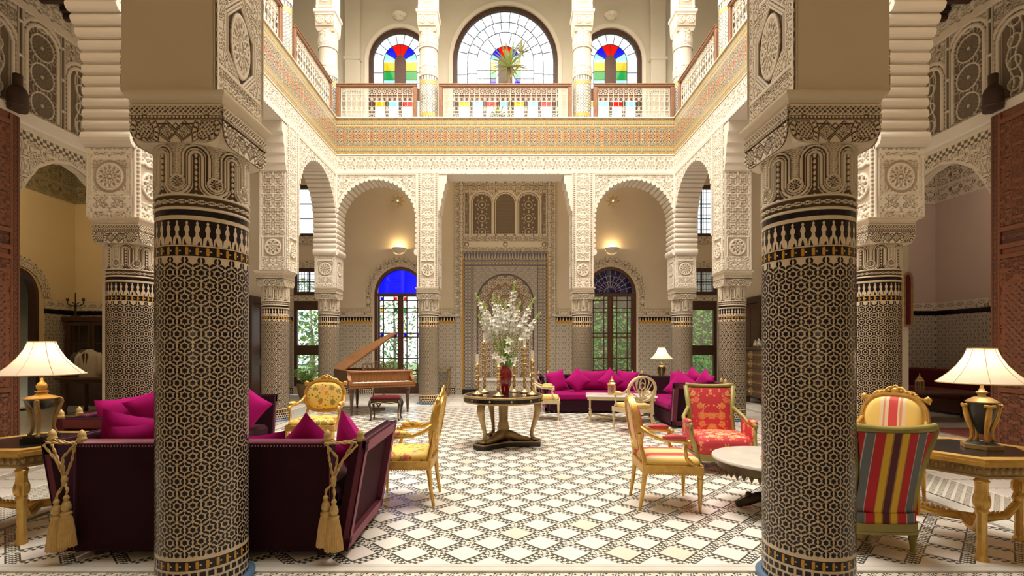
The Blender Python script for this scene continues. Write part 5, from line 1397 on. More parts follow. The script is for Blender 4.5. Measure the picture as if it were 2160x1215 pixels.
def bell_lamp(label, loc, rz, style, rs=.275, group='table lamps with bell shades', hz=.50, sh=.26, power=7.5, lit=True, power2=0):
    t = thing('table_lamp', label, 'lamp', loc, rz, group)
    # shade: ribbed bell
    n = 48; prof = [(rs, 0), (rs*.90, .10*sh), (rs*.72, .27*sh), (rs*.54, .50*sh), (rs*.40, .75*sh), (rs*.31, 1.0*sh)]; g = G(); v = []; f = []
    for r, z in prof:
        for k in range(n):
            a = 2*PI*k/n; q = r*(1-.018*(abs(math.cos(4*a))**8)); v.append((q*math.cos(a), q*math.sin(a), hz+z))
    for j in range(len(prof)-1):
        for k in range(n): f.append((j*n+k, j*n+(k+1) % n, (j+1)*n+(k+1) % n, (j+1)*n+k))
    ob('shade', g.add(v, f), SHADE, t, True)
    g = G()
    for k in range(8):
        a = 2*PI*k/8+.2; g.tube([((r+.001)*math.cos(a), (r+.001)*math.sin(a), hz+z) for r, z in prof], .0022, 4)
    for r, z in (prof[0], prof[-1]): g.tube([(r*math.cos(2*PI*k/32), r*math.sin(2*PI*k/32), hz+z) for k in range(32)], .005, 5, True)
    ob('shade_trim', g, SILK, t)
    ob('bulb', G().ell((0, 0, hz+.10), (.028, .028, .04), 10, 8), GLOW, t, True)
    l = lamp('lamp_light', 'POINT', (0, 0, hz+.11), power, (1, .76, .46), .04); l.parent = t
    if style == 'tripod':
        ob('plinth', G().prism([(.12*math.cos(2*PI*k/4+PI/4)*1.1, .12*math.sin(2*PI*k/4+PI/4)*1.1) for k in range(4)], 0, .035).prism([(.105*math.cos(2*PI*k/4+PI/4)*1.1, .105*math.sin(2*PI*k/4+PI/4)*1.1) for k in range(4)], .035, .05), BLACK, t)
        ob('bowl', G().lathe([(0, .26), (.03, .262), (.07, .285), (.105, .33), (.115, .35), (.11, .352), (0, .352)], 24, cap=False), CHAR, t, 'auto')
        ob('bowl_cover', G().lathe([(.115, .350), (.118, .358), (.08, .372), (.05, .378), (.03, .40), (.045, .405), (.046, .412), (.025, .42), (.035, .435), (.038, .455), (.028, .475), (.012, .49), (.008, .52)], 24, cap=False), GOLD, t, 'auto')
        for k in range(3):
            a = 2*PI*k/3-PI/2+.5; c, s = math.cos(a), math.sin(a)
            q = lambda r, z: (r*c, r*s, z)
            o = ob('leg', G().tube([q(.118, .345), q(.128, .32), q(.112, .28), (q(.085, .2)), q(.075, .12), q(.085, .07), q(.105, .052), q(.115, .05)], [.012, .017, .02, .015, .012, .013, .015, .010], 8).ell(q(.122, .33), (.02, .02, .024), 10, 8), GOLDD, t, True)
    else:
        ob('plinth', G().lathe([(0, 0), (.13, 0), (.13, .03), (.115, .032)], 6), GOLDD, t); ob('plinth_step', G().lathe([(.11, .03), (.085, .045), (.05, .055), (0, .06)], 6, cap=False), CHAR, t)
        ob('urn', G().lathe([(0, .10), (.02, .105), (.035, .13), (.05, .17), (.075, .24), (.088, .31), (.09, .345), (.092, .352), (.085, .362), (0, .365)], 24, cap=False), CHAR, t, 'auto')
        ob('neck', G().lathe([(.096, .348), (.10, .356), (.075, .372), (.05, .388), (.028, .392), (.022, .41), (.035, .42), (.036, .428), (.02, .44), (.012, .46), (.010, .54)], 24, cap=False), GOLDD, t, 'auto')
        for k in range(4):
            a = 2*PI*k/4-PI/2-.35; c, s = math.cos(a), math.sin(a); q = lambda r, z: (r*c, r*s, z)
            ob('leg', G().tube([q(.108, .325), q(.10, .29), q(.085, .22), q(.06, .14), q(.062, .08), q(.075, .05)], [.012, .018, .02, .014, .011, .014], 8).tube([(.108*c-.035*s, .108*s+.035*c, .33), q(.116, .322), (.108*c+.035*s, .108*s-.035*c, .33)], [.010, .014, .010], 8), GOLD, t, True)
    return t

def hex_table(label, loc, rz, R_=.5, h=.72):
    t = thing('console_table', label, 'table', loc, rz, 'gilt hexagonal lamp tables')
    hx = lambda r: [(r*math.cos(PI*k/3+PI/3), r*math.sin(PI*k/3+PI/3)) for k in range(6)]
    ob('table_top', G().prism(hx(R_*.985), h-.04, h-.004).ring(hx(R_), hx(R_*.80), h-.03, h).ring(hx(R_*1.02), hx(R_*.96), h-.05, h-.02), GOLD, t)
    ob('inlay', G().prism(hx(R_*.81), h-.006, h-.002), BLACK, t)
    g = G().ring(hx(R_*.95), hx(R_*.86), h-.13, h-.045).ring(hx(R_*.97), hx(R_*.94), h-.135, h-.12)
    for k in range(6):
        a, b = hx(R_*.955)[k], hx(R_*.955)[(k+1) % 6]
        for i in range(10):
            q = (i+.5)/10; g.ell((a[0]+(b[0]-a[0])*q, a[1]+(b[1]-a[1])*q, h-.085), (.017, .017, .022), 6, 5)
    ob('apron', g, GOLDD, t)
    for k in (1, 3, 5):
        a = PI*k/3+PI/3; c, s = R_*.86*math.cos(a), R_*.86*math.sin(a)
        g = G().lathe([(.0, 0), (.042, 0), (.042, .02), (.034, .03), (.030, .05), (.032, .12), (.027, .14), (.030, .15), (.030, .33), (.04, .35), (.034, .37), (.05, .40), (.044, .44), (.036, .50), (.038, .54), (.046, .56), (.034, .575), (.034, h-.13)], 8, (c, s, 0))
        for i in range(6):
            b = 2*PI*i/6; g.ell((c+.036*math.cos(b), s+.036*math.sin(b), .42), (.016, .016, .05), 6, 5)
        ob('leg', g, GOLD, t, 'auto')
        g = G().tube([(c, s, .32), (c*.9, s*.9, .26), (c*.75, s*.75, .19), (c*.4, s*.4, .17), (0, 0, .19)], [.022, .028, .03, .03, .034], 8)
        for i in range(9): q = .85-.08*i; g.ell((c*q, s*q, .21), (.014, .014, .016), 6, 5)
        g.ell((c*.95, s*.95, .33), (.032, .032, .032), 10, 6); ob('stretcher', g, GOLD, t, True)
    return t

# ================================================================== furnishing the courtyard
ROSE = noisy('rose_silk', (.58, .07, .07), (.50, .05, .06), 20, .6)
# --- left group
sofa('sofa', 'near aubergine velvet sofa seen from behind, with gold tassels at both corners', (-2.13, 3.53, 0), PI, 1.80)
sofa('sofa', 'aubergine velvet sofa along the left side, behind the near sofa', (-4.20, 5.82, 0), PI/2, 1.86, tassels=False)
pillow('magenta cushion standing on its corner near the right end of the near sofa', (-1.50, 3.86, .68), (-.25, PI/4, PI), .47)
pillow('magenta cushion against the flared right arm of the near sofa', (-1.23, 4.02, .69), (-.2, PI/4+.15, PI-.9), .46)
pillow('magenta cushion slumped low behind the back of the near sofa, right of the huge column', (-1.88, 3.82, .64), (-.35, .1, PI+.1), .50, .44)
pillow('magenta cushion behind the back of the near sofa, left of the huge column, in front', (-2.76, 3.84, .70), (-.25, .12, PI), .46)
pillow('magenta cushion against the left arm of the near sofa', (-3.00, 4.05, .72), (-.25, -.25, PI+.5), .50)
pillow('magenta cushion by the near arm of the left side sofa, lower one', (-3.78, 5.02, .74), (.25, .15, PI+.25), .54)
pillow('magenta cushion by the near arm of the left side sofa, pointing up', (-3.48, 5.10, .82), (-.1, PI/4-.35, PI+.5), .50)
pillow('magenta cushion at the far end of the left side sofa, right of the huge column', (-3.28, 6.32, .72), (-.1, .7, PI/2-.9), .48)
armchair('armchair', 'yellow floral gilt armchair with a carved crest, facing out from behind the near sofa', (-2.62, 7.0, 0), .02, GOLD, YFLORAL, style='cartouche', w=.66, d=.6, hb=1.02, crest=True, group='yellow floral gilt armchairs')
armchair('armchair', 'yellow floral gilt armchair seen from its side, right of the near sofa', (-.97, 4.93, 0), -PI/2, GOLD, YFLORAL, style='cartouche', w=.58, d=.56, hs=.43, hb=1.045, crest=True, group='yellow floral gilt armchairs')
hex_table('gilt hexagonal lamp table at the left edge beside the near sofa', (-3.88, 4.18, 0), PI/3)
bell_lamp('large lamp on the left gilt table, on three gilt legs under a small bowl', (-3.80, 4.12, .72), 0, 'tripod', .285, hz=.55, sh=.265)
# --- right group
hex_table('gilt hexagonal lamp table at the right edge beside the bold striped chair', (3.54, 3.88, 0), 0)
bell_lamp('large lamp on the right gilt table, with a charcoal urn on gilt legs', (3.66, 3.86, .72), 0, 'urn', .275, hz=.50, sh=.26)
bergere('armchair', 'green framed armchair seen from behind with bold red, grey and yellow stripes', (2.75, 3.90, 0), PI-.05, GREENP, BSTRIPE, BSTRIPE, w=.58, d=.62, hs=.30, hb=.94, legs=.15, flare=.02, curve=.05)
bergere('armchair', 'green framed deep armchair in red and orange floral damask', (2.62, 6.18, 0), -.12, GREENP, RFLORAL, RFLORAL, w=.74, d=.68, hs=.30, hb=1.0, legs=.15, flare=-.05, curve=.02)
armchair('armchair', 'gilt armchair with an oval cream and red striped back, left of the marble table', (1.53, 4.80, 0), PI/2-.06, GOLD, OSTRIPE, OSTRIPE, style='oval', w=.58, d=.54, hs=.42, hb=1.04, crest=False, back_side=OSTRIPE, bw=.46, padm=ROSE)
armchair('armchair', 'gilt armchair in yellow and red striped silk with carved crest, behind the bold striped chair', (3.63, 4.85, 0), -PI/2+.62, GOLD, YSTRIPE, YSTRIPE, style='cartouche', w=.62, d=.58, hs=.43, hb=1.04, crest=True)
t = thing('coffee_table', 'round white marble table with a dark toothed rim, partly behind the right huge column', 'table', (2.48, 4.64, 0))
ob('table_top', G().lathe([(0, .44), (.50, .44), (.53, .448), (.535, .46), (.53, .472), (.50, .474), (0, .474)], 48, cap=False), MARBLE, t, 'auto')
g = G().lathe([(.47, .36), (.485, .37), (.485, .44), (.46, .44)], 48, cap=False)
for k in range(44): a = 2*PI*k/44; g.lathe([(0, -.05), (.010, -.03), (.022, 0), (.016, .02)], 6, (.472*math.cos(a), .472*math.sin(a), .36), cap=False)
ob('rim', g, noisy('aged_bronze', (.17, .12, .06), (.09, .065, .035), 12, .45, .5), t)
ob('pedestal', G().lathe([(.09, .05), (.11, .09), (.06, .13), (.05, .20), (.07, .25), (.05, .29), (.10, .34), (.24, .37), (.24, .39)], 20, cap=False), BLACKM, t, True)
for k in range(4):
    a = PI/2*k+PI*.95; c, s = math.cos(a), math.sin(a)
    ob('foot', G().tube([(.05*c, .05*s, .12), (.14*c, .14*s, .10), (.24*c, .24*s, .055), (.30*c, .30*s, .035)], [.04, .05, .045, .03], 8).ell((.30*c, .30*s, .035), (.04, .04, .035), 8, 6).ell((.22*c, .22*s, .12), (.03, .03, .03), 8, 6), BLACKM, t, True)
t = thing('figurine', 'small gilt figurine on the round marble table', 'ornament', (2.36, 4.50, .474), .3)
ob('base', G().lathe([(0, 0), (.07, 0), (.072, .01), (.05, .02), (0, .022)], 12), GOLD, t); ob('figure', G().tube([(0, 0, .02), (-.01, 0, .06), (.012, 0, .10), (0, .005, .14), (.02, 0, .17)], [.03, .035, .026, .02, .01], 8).tube([(0, 0, .09), (-.05, .01, .06), (-.07, .01, .03)], [.014, .012, .016], 6), GOLD, t, True)
# --- far right sitting corner
sofa('sofa', 'long far sofa with a magenta seat, below the navy-glass garden door', (2.05, 12.18, 0), 0, 2.1, 1.0, MAGS, tassels=False)
sofa('sofa', 'far sofa with a magenta seat, side-on, behind the red floral armchair', (4.02, 10.12, 0), -PI/2, 1.72, .98, MAGS, tassels=False)
gp = 'magenta cushions on the far sofas'
pillow('magenta cushion at the left end of the long far sofa', (1.20, 11.72, .68), (-.3, -.2, .35), .50, group=gp)
pillow('magenta cushion set on its corner, left one on the long far sofa', (1.66, 11.55, .70), (-.28, PI/4, 0), .46, group=gp)
pillow('wide magenta back cushion in the middle of the long far sofa', (2.05, 11.90, .70), (-.2, 0, 0), .80, .46, group=gp)
pillow('magenta cushion set on its corner, right one on the long far sofa', (2.42, 11.55, .70), (-.28, PI/4, 0), .46, group=gp)
pillow('magenta cushion at the right end of the long far sofa', (2.84, 11.74, .68), (-.28, .12, -.2), .50, group=gp)
pillow('wide magenta back cushion at the far end of the side-on far sofa', (3.72, 10.72, .72), (-.2, 0, -PI/2+.5), .62, .46, group=gp)
pillow('tilted magenta cushion on the seat of the side-on far sofa', (3.45, 9.85, .70), (-.3, .55, -PI/2+.95), .52, group=gp)
pillow('long magenta cushion along the back of the side-on far sofa', (3.86, 9.80, .78), (-.12, 0, -PI/2), 1.0, .34, group=gp)
pillow('small magenta cushion topmost on the side-on far sofa, beside the long cushion', (3.72, 10.0, .86), (-.2, .6, -PI/2+.5), .36, group=gp)
pillow('small magenta cushion near the back corner of the side-on far sofa', (3.76, 9.50, .84), (-.2, .7, -PI/2+.3), .36, group=gp)
t = thing('coffee_table', 'low cream and gilt table with a marble top in front of the long far sofa', 'table', (2.30, 10.05, 0), -.16)
ob('table_top', G().box(-.68, .68, -.34, .34, .50, .53, .01), MARBLE, t); ob('apron', G().box(-.65, .65, -.31, .31, .44, .50, .01), CREAM, t)
for sx in (-1, 1):
    for sy in (-1, 1):
        ob('leg', G().tube([(sx*.6, sy*.27, .45), (sx*.6, sy*.27, .22), (sx*.57, sy*.25, .16), (sx*.62, sy*.29, .08), (sx*.60, sy*.28, .03), (sx*.65, sy*.30, .02)], [.02, .014, .022, .018, .02, .024], 8).ell((sx*.6, sy*.27, .2), (.026, .026, .03), 8, 6), CREAM, t, True)
ob('stretcher', G().tube([(-.6, -.27, .1), (0, 0, .07), (.6, .27, .1)], .016, 8).tube([(-.6, .27, .1), (0, 0, .07), (.6, -.27, .1)], .016, 8), CREAM, t, True)
def lantern(label, loc, s=1.0):
    t = thing('lantern', label, 'lantern', loc, 0, 'pierced brass lanterns')
    g = G().lathe([(0, 0), (.085*s, 0), (.085*s, .02*s), (.075*s, .025*s), (.075*s, .03*s)], 6)
    for k in range(6): a = PI*k/3; c, q = .072*s*math.cos(a), .072*s*math.sin(a); g.tube([(c, q, .02*s), (c, q, .20*s)], .008*s, 5)
    g.lathe([(.085*s, .20*s), (.088*s, .22*s), (.06*s, .25*s), (.05*s, .28*s), (.03*s, .30*s), (.012*s, .33*s), (.014*s, .35*s), (0, .39*s)], 6, cap=False)
    ob('body', g, BRASS, t); ob('panes', G().lathe([(.066*s, .03*s), (.066*s, .20*s)], 6, cap=False), GPALE, t); return t
lantern('pierced brass lantern on the marble table in front of the long far sofa', (2.12, 10.0, .53), 1.0)
armchair('armchair', 'cream openwork oval-back armchair seen from behind, left of the red floral armchair', (2.26, 8.90, 0), PI+.30, CREAM, CFLORAL, style='oval', w=.56, d=.52, hs=.42, hb=1.0, crest=False, openback=True, bw=.56, group='cream openwork armchairs')
armchair('armchair', 'cream openwork oval-back armchair beside the left end of the long far sofa', (.86, 10.35, 0), PI/2-.1, CREAM, CFLORAL, style='oval', w=.56, d=.52, hs=.42, hb=1.0, crest=False, openback=True, bw=.5, group='cream openwork armchairs')
t = thing('side_table', 'small dark lamp table hidden in the corner behind the far sofas', 'table', (3.78, 12.25, 0)); ob('table_top', G().lathe([(0, .62), (.28, .62), (.29, .635), (.28, .65), (0, .65)], 24), DARKWOOD, t); ob('pedestal', G().lathe([(.18, 0), (.16, .03), (.05, .08), (.04, .3), (.06, .5), (.12, .62)], 16), DARKWOOD, t, True)
bell_lamp('small lit lamp in the far corner behind the magenta sofas', (3.78, 12.15, .65), 0, 'urn', .27, hz=.54, sh=.27)

# --- flower table in the middle
t = thing('centre_table', 'round black topped table on three gilt legs in the middle of the floor', 'table', (-.03, 7.65, 0), 0)
ob('table_top', G().lathe([(0, .745), (.585, .745), (.59, .76), (.585, .768), (0, .768)], 56, cap=False), BLACK, t, 'auto')
ob('top_rim', G().lathe([(.56, .655), (.60, .66), (.605, .672), (.60, .682)], 56, cap=False).lathe([(.60, .738), (.608, .748), (.604, .764), (.585, .771), (.58, .768)], 56, cap=False), GOLDD, t, True)
ob('apron', G().lathe([(.50, .66), (.592, .66), (.592, .745), (.5, .745)], 56, cap=False), BLACK, t, 'auto')
g = G()
for k in range(12): a = 2*PI*k/12+.2; g.ell((.595*math.cos(a), .595*math.sin(a), .71), (.018, .018, .018), 8, 6)
ob('rosettes', g, GOLDD, t, stuff=True)
la = [math.radians(x) for x in (232, 352, 112)]
for a in la:
    c, s = math.cos(a), math.sin(a); q = lambda r, z: (r*c, r*s, z)
    ob('leg', G().tube([q(.49, .665), q(.52, .62), q(.53, .55), q(.49, .40), q(.44, .25), q(.43, .16), q(.45, .12)], [.045, .06, .056, .038, .028, .028, .032], 10).ell(q(.475, .10), (.055, .055, .028), 10, 6).ell(q(.54, .60), (.035, .035, .05), 8, 6), GOLDD, t, True)
ob('pillar', G().lathe([(.10, .13), (.06, .17), (.05, .19), (.085, .22), (.095, .27), (.075, .31), (.082, .33), (.066, .36), (.075, .65)], 20, cap=False), GOLDD, t, True)
ou = []
for k in range(3):
    a, b = la[[0, 1, 2][k]], la[[1, 2, 0][k]]; r = .57
    A, B = Vector((r*math.cos(a), r*math.sin(a))), Vector((r*math.cos(b), r*math.sin(b))); tA = Vector((-math.sin(a), math.cos(a))); tB = Vector((-math.sin(b), math.cos(b)))
    ou.append(tuple(A-tA*.0+tA*.10)); 
    for i in range(1, 8): q = i/8; p = (A+tA*.10)*(1-q)+(B-tB*.10)*q; ou.append(tuple(p*(1-.42*math.sin(PI*q))))
    ou.append(tuple(B-tB*.10))
ob('plinth', G().prism(ou, 0, .075), BLACK, t); ob('plinth_edge', G().ring([(x*1.01, y*1.01) for x, y in ou], [(x*.97, y*.97) for x, y in ou], .07, .085), GOLDD, t)
g = G()
for a in la: c, s = math.cos(a), math.sin(a); g.tube([(0, 0, .16), (.12*c, .12*s, .15), (.25*c, .25*s, .11), (.42*c, .42*s, .085)], [.09, .07, .05, .03], 10)
ob('acanthus_feet', g, GOLDD, t, True)
ZTT = .771
t = thing('vase', 'tall ruby red glass vase holding white flowers on the centre table', 'vase', (0, 7.55, ZTT))
ob('body', G().lathe([(0, 0), (.055, 0), (.052, .02), (.07, .10), (.092, .22), (.098, .30), (.085, .36), (.062, .395), (.055, .42), (.062, .44), (.055, .435), (.048, .41), (0, .40)], 32, cap=False), RUBY, t, True)
def gladiolus(i, tip, label):
    b = Vector((R.uniform(-.02, .02), R.uniform(-.02, .02), .20)); e = Vector(tip); mid = Vector((e.x*.35, e.y*.35, b.z+(e.z-b.z)*.55))
    P = [b*(1-q)**2+mid*2*q*(1-q)+e*q*q for q in [k/12 for k in range(13)]]
    t = thing('flower', label, 'flower', (0, 7.55, ZTT), 0, 'white gladioli in the ruby vase')
    ob('stem', G().tube(P, [.009-.0004*k for k in range(13)], 6), STEM, t, True)
    g = G()
    for k in range(20):
        q = .58+.32*k/20; p = b*(1-q)**2+mid*2*q*(1-q)+e*q*q; s = .058*(1-.5*k/20); an = k*2.4+i
        n = Vector((math.cos(an), math.sin(an), .25)); c = p+n*s*.55
        for pt in range(5):
            w = 2*PI*pt/5; d = Vector((math.cos(w), math.sin(w), 0)); d = (d-n*d.dot(n)*.6).normalized(); a = d.cross(n).normalized(); tip_ = c+d*s+n*s*.35; l = c+d*s*.5+a*s*.55+n*s*.25; r_ = c+d*s*.5-a*s*.55+n*s*.25
            g.add([c, l, tip_, r_], [(0, 1, 2, 3)])
    ob('petals', g, PETAL, t, stuff=True)
    g = G()
    for k in range(9):
        q = .86+.14*k/9; p = b*(1-q)**2+mid*2*q*(1-q)+e*q*q; an = k*2.4; n = Vector((math.cos(an), math.sin(an), .9))*.013; g.ell(tuple(p+n), (.010, .010, .022), 6, 4)
    for k in range(3):
        an = i*1.9+k*2; d = Vector((math.cos(an)*.5+e.x*.8, math.sin(an)*.4, 0)); p0 = Vector((0, 0, .40)); p2 = p0+Vector((d.x*.35, d.y*.35, .42+.12*R.random())); w = Vector((-d.y, d.x, 0)).normalized()*.016 if d.length > .01 else Vector((.016, 0, 0))
        m_ = (p0+p2)/2+Vector((d.x*-.05, 0, .06)); g.add([p0-w*.5, p0+w*.5, m_+w, m_-w, p2], [(0, 1, 2, 3), (3, 2, 4)])
    ob('leaves', g, LEAFL, t)
GL = [((-.46, .0, 1.52), 'leftmost white gladiolus stem in the ruby vase'), ((-.34, -.1, 1.38), 'white gladiolus stem, low on the left of the bouquet'), ((-.20, .1, 1.52), 'white gladiolus stem left of the bouquet middle'), ((-.10, -.1, 1.46), 'white gladiolus stem in front of the bouquet middle'),
      ((.0, .08, 1.40), 'white gladiolus stem straight up the bouquet middle'), ((.14, -.05, 1.70), 'tallest white gladiolus stem in the ruby vase'), ((.22, .1, 1.40), 'white gladiolus stem right of the bouquet middle'), ((.44, 0, 1.45), 'white gladiolus stem leaning far right with green tip'), ((.52, -.1, 1.22), 'rightmost and lowest white gladiolus stem'), ((-.42, .1, 1.20), 'lowest left white gladiolus stem')]
for i, (p, l) in enumerate(GL): gladiolus(i, p, l)
def lily(c, label):
    t = thing('flower', label, 'flower', (c[0], 7.55+c[1], ZTT+c[2]), 0, 'white lilies at the mouth of the ruby vase'); g = G()
    n = Vector((c[0]*2.5, -1, .4)).normalized(); a0 = n.orthogonal().normalized(); b0 = n.cross(a0)
    for k in range(6):
        d = a0*math.cos(PI*k/3)+b0*math.sin(PI*k/3); s = a0*math.sin(PI*k/3)*-1+b0*math.cos(PI*k/3); g.add([Vector(), n*.03+d*.036+s*.018, n*.03+d*.078, n*.03+d*.036-s*.018], [(0, 1, 2, 3)])
    ob('petals', g, PETAL, t, stuff=True); ob('stamens', G().tube([Vector(), n*.05], .004, 5).ell(tuple(n*.055), (.008, .008, .008), 6, 4), STEM, t)
for c, l in (((-.14, -.08, .58), 'white lily on the left of the vase mouth'), ((.03, -.12, .66), 'white lily high above the vase mouth'), ((.12, -.10, .52), 'white lily on the right of the vase mouth'), ((-.03, -.12, .52), 'white lily in front of the vase mouth'), ((.05, -.1, .80), 'topmost white lily among the green stems')): lily(c, l)
t = thing('foliage', 'dark green leaves around the mouth of the ruby vase', 'leaves', (0, 7.55, ZTT+.40)); t['kind'] = 'stuff'; g = G()
for k in range(46):
    an = R.random()*2*PI; r = R.uniform(.02, .15); p = Vector((r*math.cos(an), r*math.sin(an), R.uniform(-.02, .16))); d = Vector((math.cos(an), math.sin(an), R.uniform(.1, 1.2))).normalized(); w = Vector((-d.y, d.x, 0)).normalized()*R.uniform(.012, .026); L_ = R.uniform(.08, .17)
    g.add([p, p+d*L_*.5+w, p+d*L_, p+d*L_*.5-w], [(0, 1, 2, 3)])
ob('leaves', g, LEAF, t, stuff=True)
def candlestick(x, y, h, ch, label, r=.075):
    t = thing('candlestick', label, 'candlestick', (x, y, ZTT), 0, 'brass candlesticks on the centre table'); r *= 1.15
    pr = [(0, 0), (r, 0), (r, .01), (r*.93, .016), (r*.55, .035), (r*.30, .05), (r*.18, .07)]
    n = max(3, int(h/.09))
    for k in range(n):
        z = .08+(h-.12)*k/n; dz = (h-.12)/n; pr += [(.016, z), (.029, z+dz*.2), (.032, z+dz*.35), (.018, z+dz*.6), (.023, z+dz*.8)]
    pr += [(.012, h-.03), (.03, h-.022), (.046, h-.012), (.046, h-.006), (.026, h-.004), (.026, h+.02), (.022, h+.022), (0, h+.022)]
    ob('body', G().lathe(pr, 18, cap=False), BRASS, t, True)
    ob('drip_pan', G().lathe([(.02, h*.62), (.058, h*.62+.004), (.06, h*.62+.010), (.02, h*.62+.012)], 18, cap=False), BRASS, t, True)
    ob('candle', G().lathe([(0, h+.01), (.025, h+.01), (.025, h+.01+ch), (.012, h+.014+ch), (0, h+.012+ch)], 14, cap=False), WAX, t, 'auto'); ob('wick', G().tube([(0, 0, h+.01+ch), (.002, 0, h+.03+ch)], .002, 4), BLACK, t)
candlestick(-.42, 7.55, .46, .13, 'shorter brass candlestick at the left end of the centre table')
candlestick(-.33, 7.85, .80, .12, 'tallest brass candlestick at the back left of the centre table', .07)
candlestick(-.10, 7.30, .44, .13, 'brass candlestick just left of the ruby vase')
candlestick(.30, 7.85, .72, .12, 'tall brass candlestick at the back right of the centre table', .07)
candlestick(.40, 7.50, .52, .13, 'brass candlestick at the right end of the centre table')
candlestick(.14, 7.98, .42, .12, 'brass candlestick behind the ruby vase', .06)

# --- piano and bench
t = thing('grand_piano', 'walnut grand piano with its lid raised, by the blue-glass garden door', 'piano', (-2.76, 11.1, 0), .5)
# local: keyboard front toward -y, bass side at -x
case = [(-.73, .0), (.73, .0), (.73, .45), (.70, .75), (.55, .95), (.35, 1.15), (.22, 1.40), (.05, 1.60), (-.25, 1.72), (-.55, 1.68), (-.73, 1.5)]
ob('case', G().ring(case, [(x*.96, .03+(y-.03)*.96+.01) for x, y in case], .62, .95).prism([(x*.97, y*.97+.02) for x, y in case], .66, .69), WALNUTD, t, 'auto')
ob('soundboard', G().prism([(x*.95, y*.95+.03) for x, y in case], .84, .86), GOLDD, t)
ob('key_slip', G().box(-.73, .73, -.24, -.20, .62, .72, .01).box(-.73, .73, -.24, .0, .60, .66, .01), WALNUT, t)
ob('fallboard', G().box(-.66, .66, -.03, .01, .70, .93, .008).box(-.70, .70, -.06, .01, .92, .955, .008), WALNUT, t)
ob('keys', G().box(-.62, .62, -.19, -.04, .70, .725, .003), WAX, t)
g = G()
for k in range(36):
    if k % 7 not in (2, 6): g.box(-.61+k*.0342, -.595+k*.0342, -.13, -.05, .72, .737, .002)
ob('black_keys', g, BLACK, t, stuff=True)
for s in (-1, 1):
    ob('cheek', G().prism([(-.22, .66), (-.25, .70), (-.24, .76), (-.16, .78), (-.06, .86), (-.03, .95), (.02, .95), (.02, .66)], s*.69-.035, s*.69+.035, YZ), WALNUT, t)
hinge = Matrix.Translation((-.73, 0, .955)) @ RY(-.60) @ Matrix.Translation((.73, 0, 0))
lid = [(-.73, .02)]+case[1:]; lid = [(-.73, .28), (.74, .28)]+case[2:]
lm = T(-.73, 0, .955) @ RY(-.62) @ T(.73, 0, 0)
ob('lid', G().prism(lid, 0, .022, lm).prism([(-.70, .30), (.71, .30), (.71, .44), (-.70, .44)], -.02, 0, lm), WALNUT, t)
ob('front_lid', G().box(-.73, -.40, .02, .27, .955, .975, .004).prism([(-.73, -.02), (.73, -.02), (.73, .03), (-.73, .03)], .0, .018, T(0, .0, .955)), WALNUT, t)
pl = lm @ Vector((.52, .42, 0)); ob('lid_prop', G().tube([(.70, .40, .95), tuple(pl)], .010, 6), BLACKM, t)
g = G(); 
ou = [(-.36, 0), (.36, 0), (.36, .14), (.28, .17), (.14, .16), (.07, .20), (-.07, .20), (-.14, .16), (-.28, .17), (-.36, .14)]; MD = T(0, .12, .965) @ RX(-.25) @ XZ
g.ring(ou, [(x*.92, .012+y*.86) for x, y in ou], -.008, .008, MD)
for k in range(7):
    x = -.30+.10*k; g.tube([MD @ Vector((x+.04*math.cos(q*PI/6), .085+.06*math.sin(q*PI/6), 0)) for q in range(12)], .007, 5, True); g.tube([MD @ Vector((x+.05, .01, 0)), MD @ Vector((x+.05, .15, 0))], .006, 5)
ob('music_desk', g, WALNUTD, t)
for x, y in ((-.62, .0), (.62, .0), (-.2, 1.4)):
    ob('leg', G().lathe([(0, .0), (.02, 0), (.026, .03), (.018, .06), (.03, .09), (.028, .11), (.05, .48), (.062, .50), (.05, .53), (.065, .56), (.065, .62)], 10, (x, y, 0), cap=False), WALNUTD, t, 'auto')
ob('pedal_lyre', G().tube([(-.10, .15, .62), (-.12, .15, .4), (-.05, .15, .22), (0, .15, .14)], .016, 6).tube([(.10, .15, .62), (.12, .15, .4), (.05, .15, .22), (0, .15, .14)], .016, 6).box(-.14, .14, .08, .22, .06, .13, .015), WALNUTD, t)
t = thing('bench', 'black cabriole piano bench with an oxblood cushion', 'stool', (-2.44, 10.28, 0), .05)
ob('seat_cushion', G().pad(ellipse(.30, .19, 24, p=5), .42, .075), OXB, t, True); ob('frame', G().ring(ellipse(.305, .195, 24, p=6), ellipse(.25, .14, 24, p=6), .34, .425), BLACKM, t, 'auto')
for sx in (-1, 1):
    for sy in (-1, 1): ob('leg', G().tube([(sx*.28, sy*.17, .40), (sx*.30, sy*.185, .32), (sx*.275, sy*.165, .17), (sx*.27, sy*.16, .05), (sx*.285, sy*.175, .0)], [.028, .028, .016, .012, .018], 8), BLACKM, t, True)
    ob('gilt_edge', G().tube([(sx*.30, -.20, .36), (sx*.315, -.20, .32), (sx*.285, -.182, .17), (sx*.28, -.175, .02)], .006, 5), GOLDD, t)
ob('gilt_line', G().tube([(-.27, -.195, .345), (-.12, -.198, .365), (0, -.198, .35), (.12, -.198, .365), (.27, -.195, .345)], .006, 5), GOLDD, t)

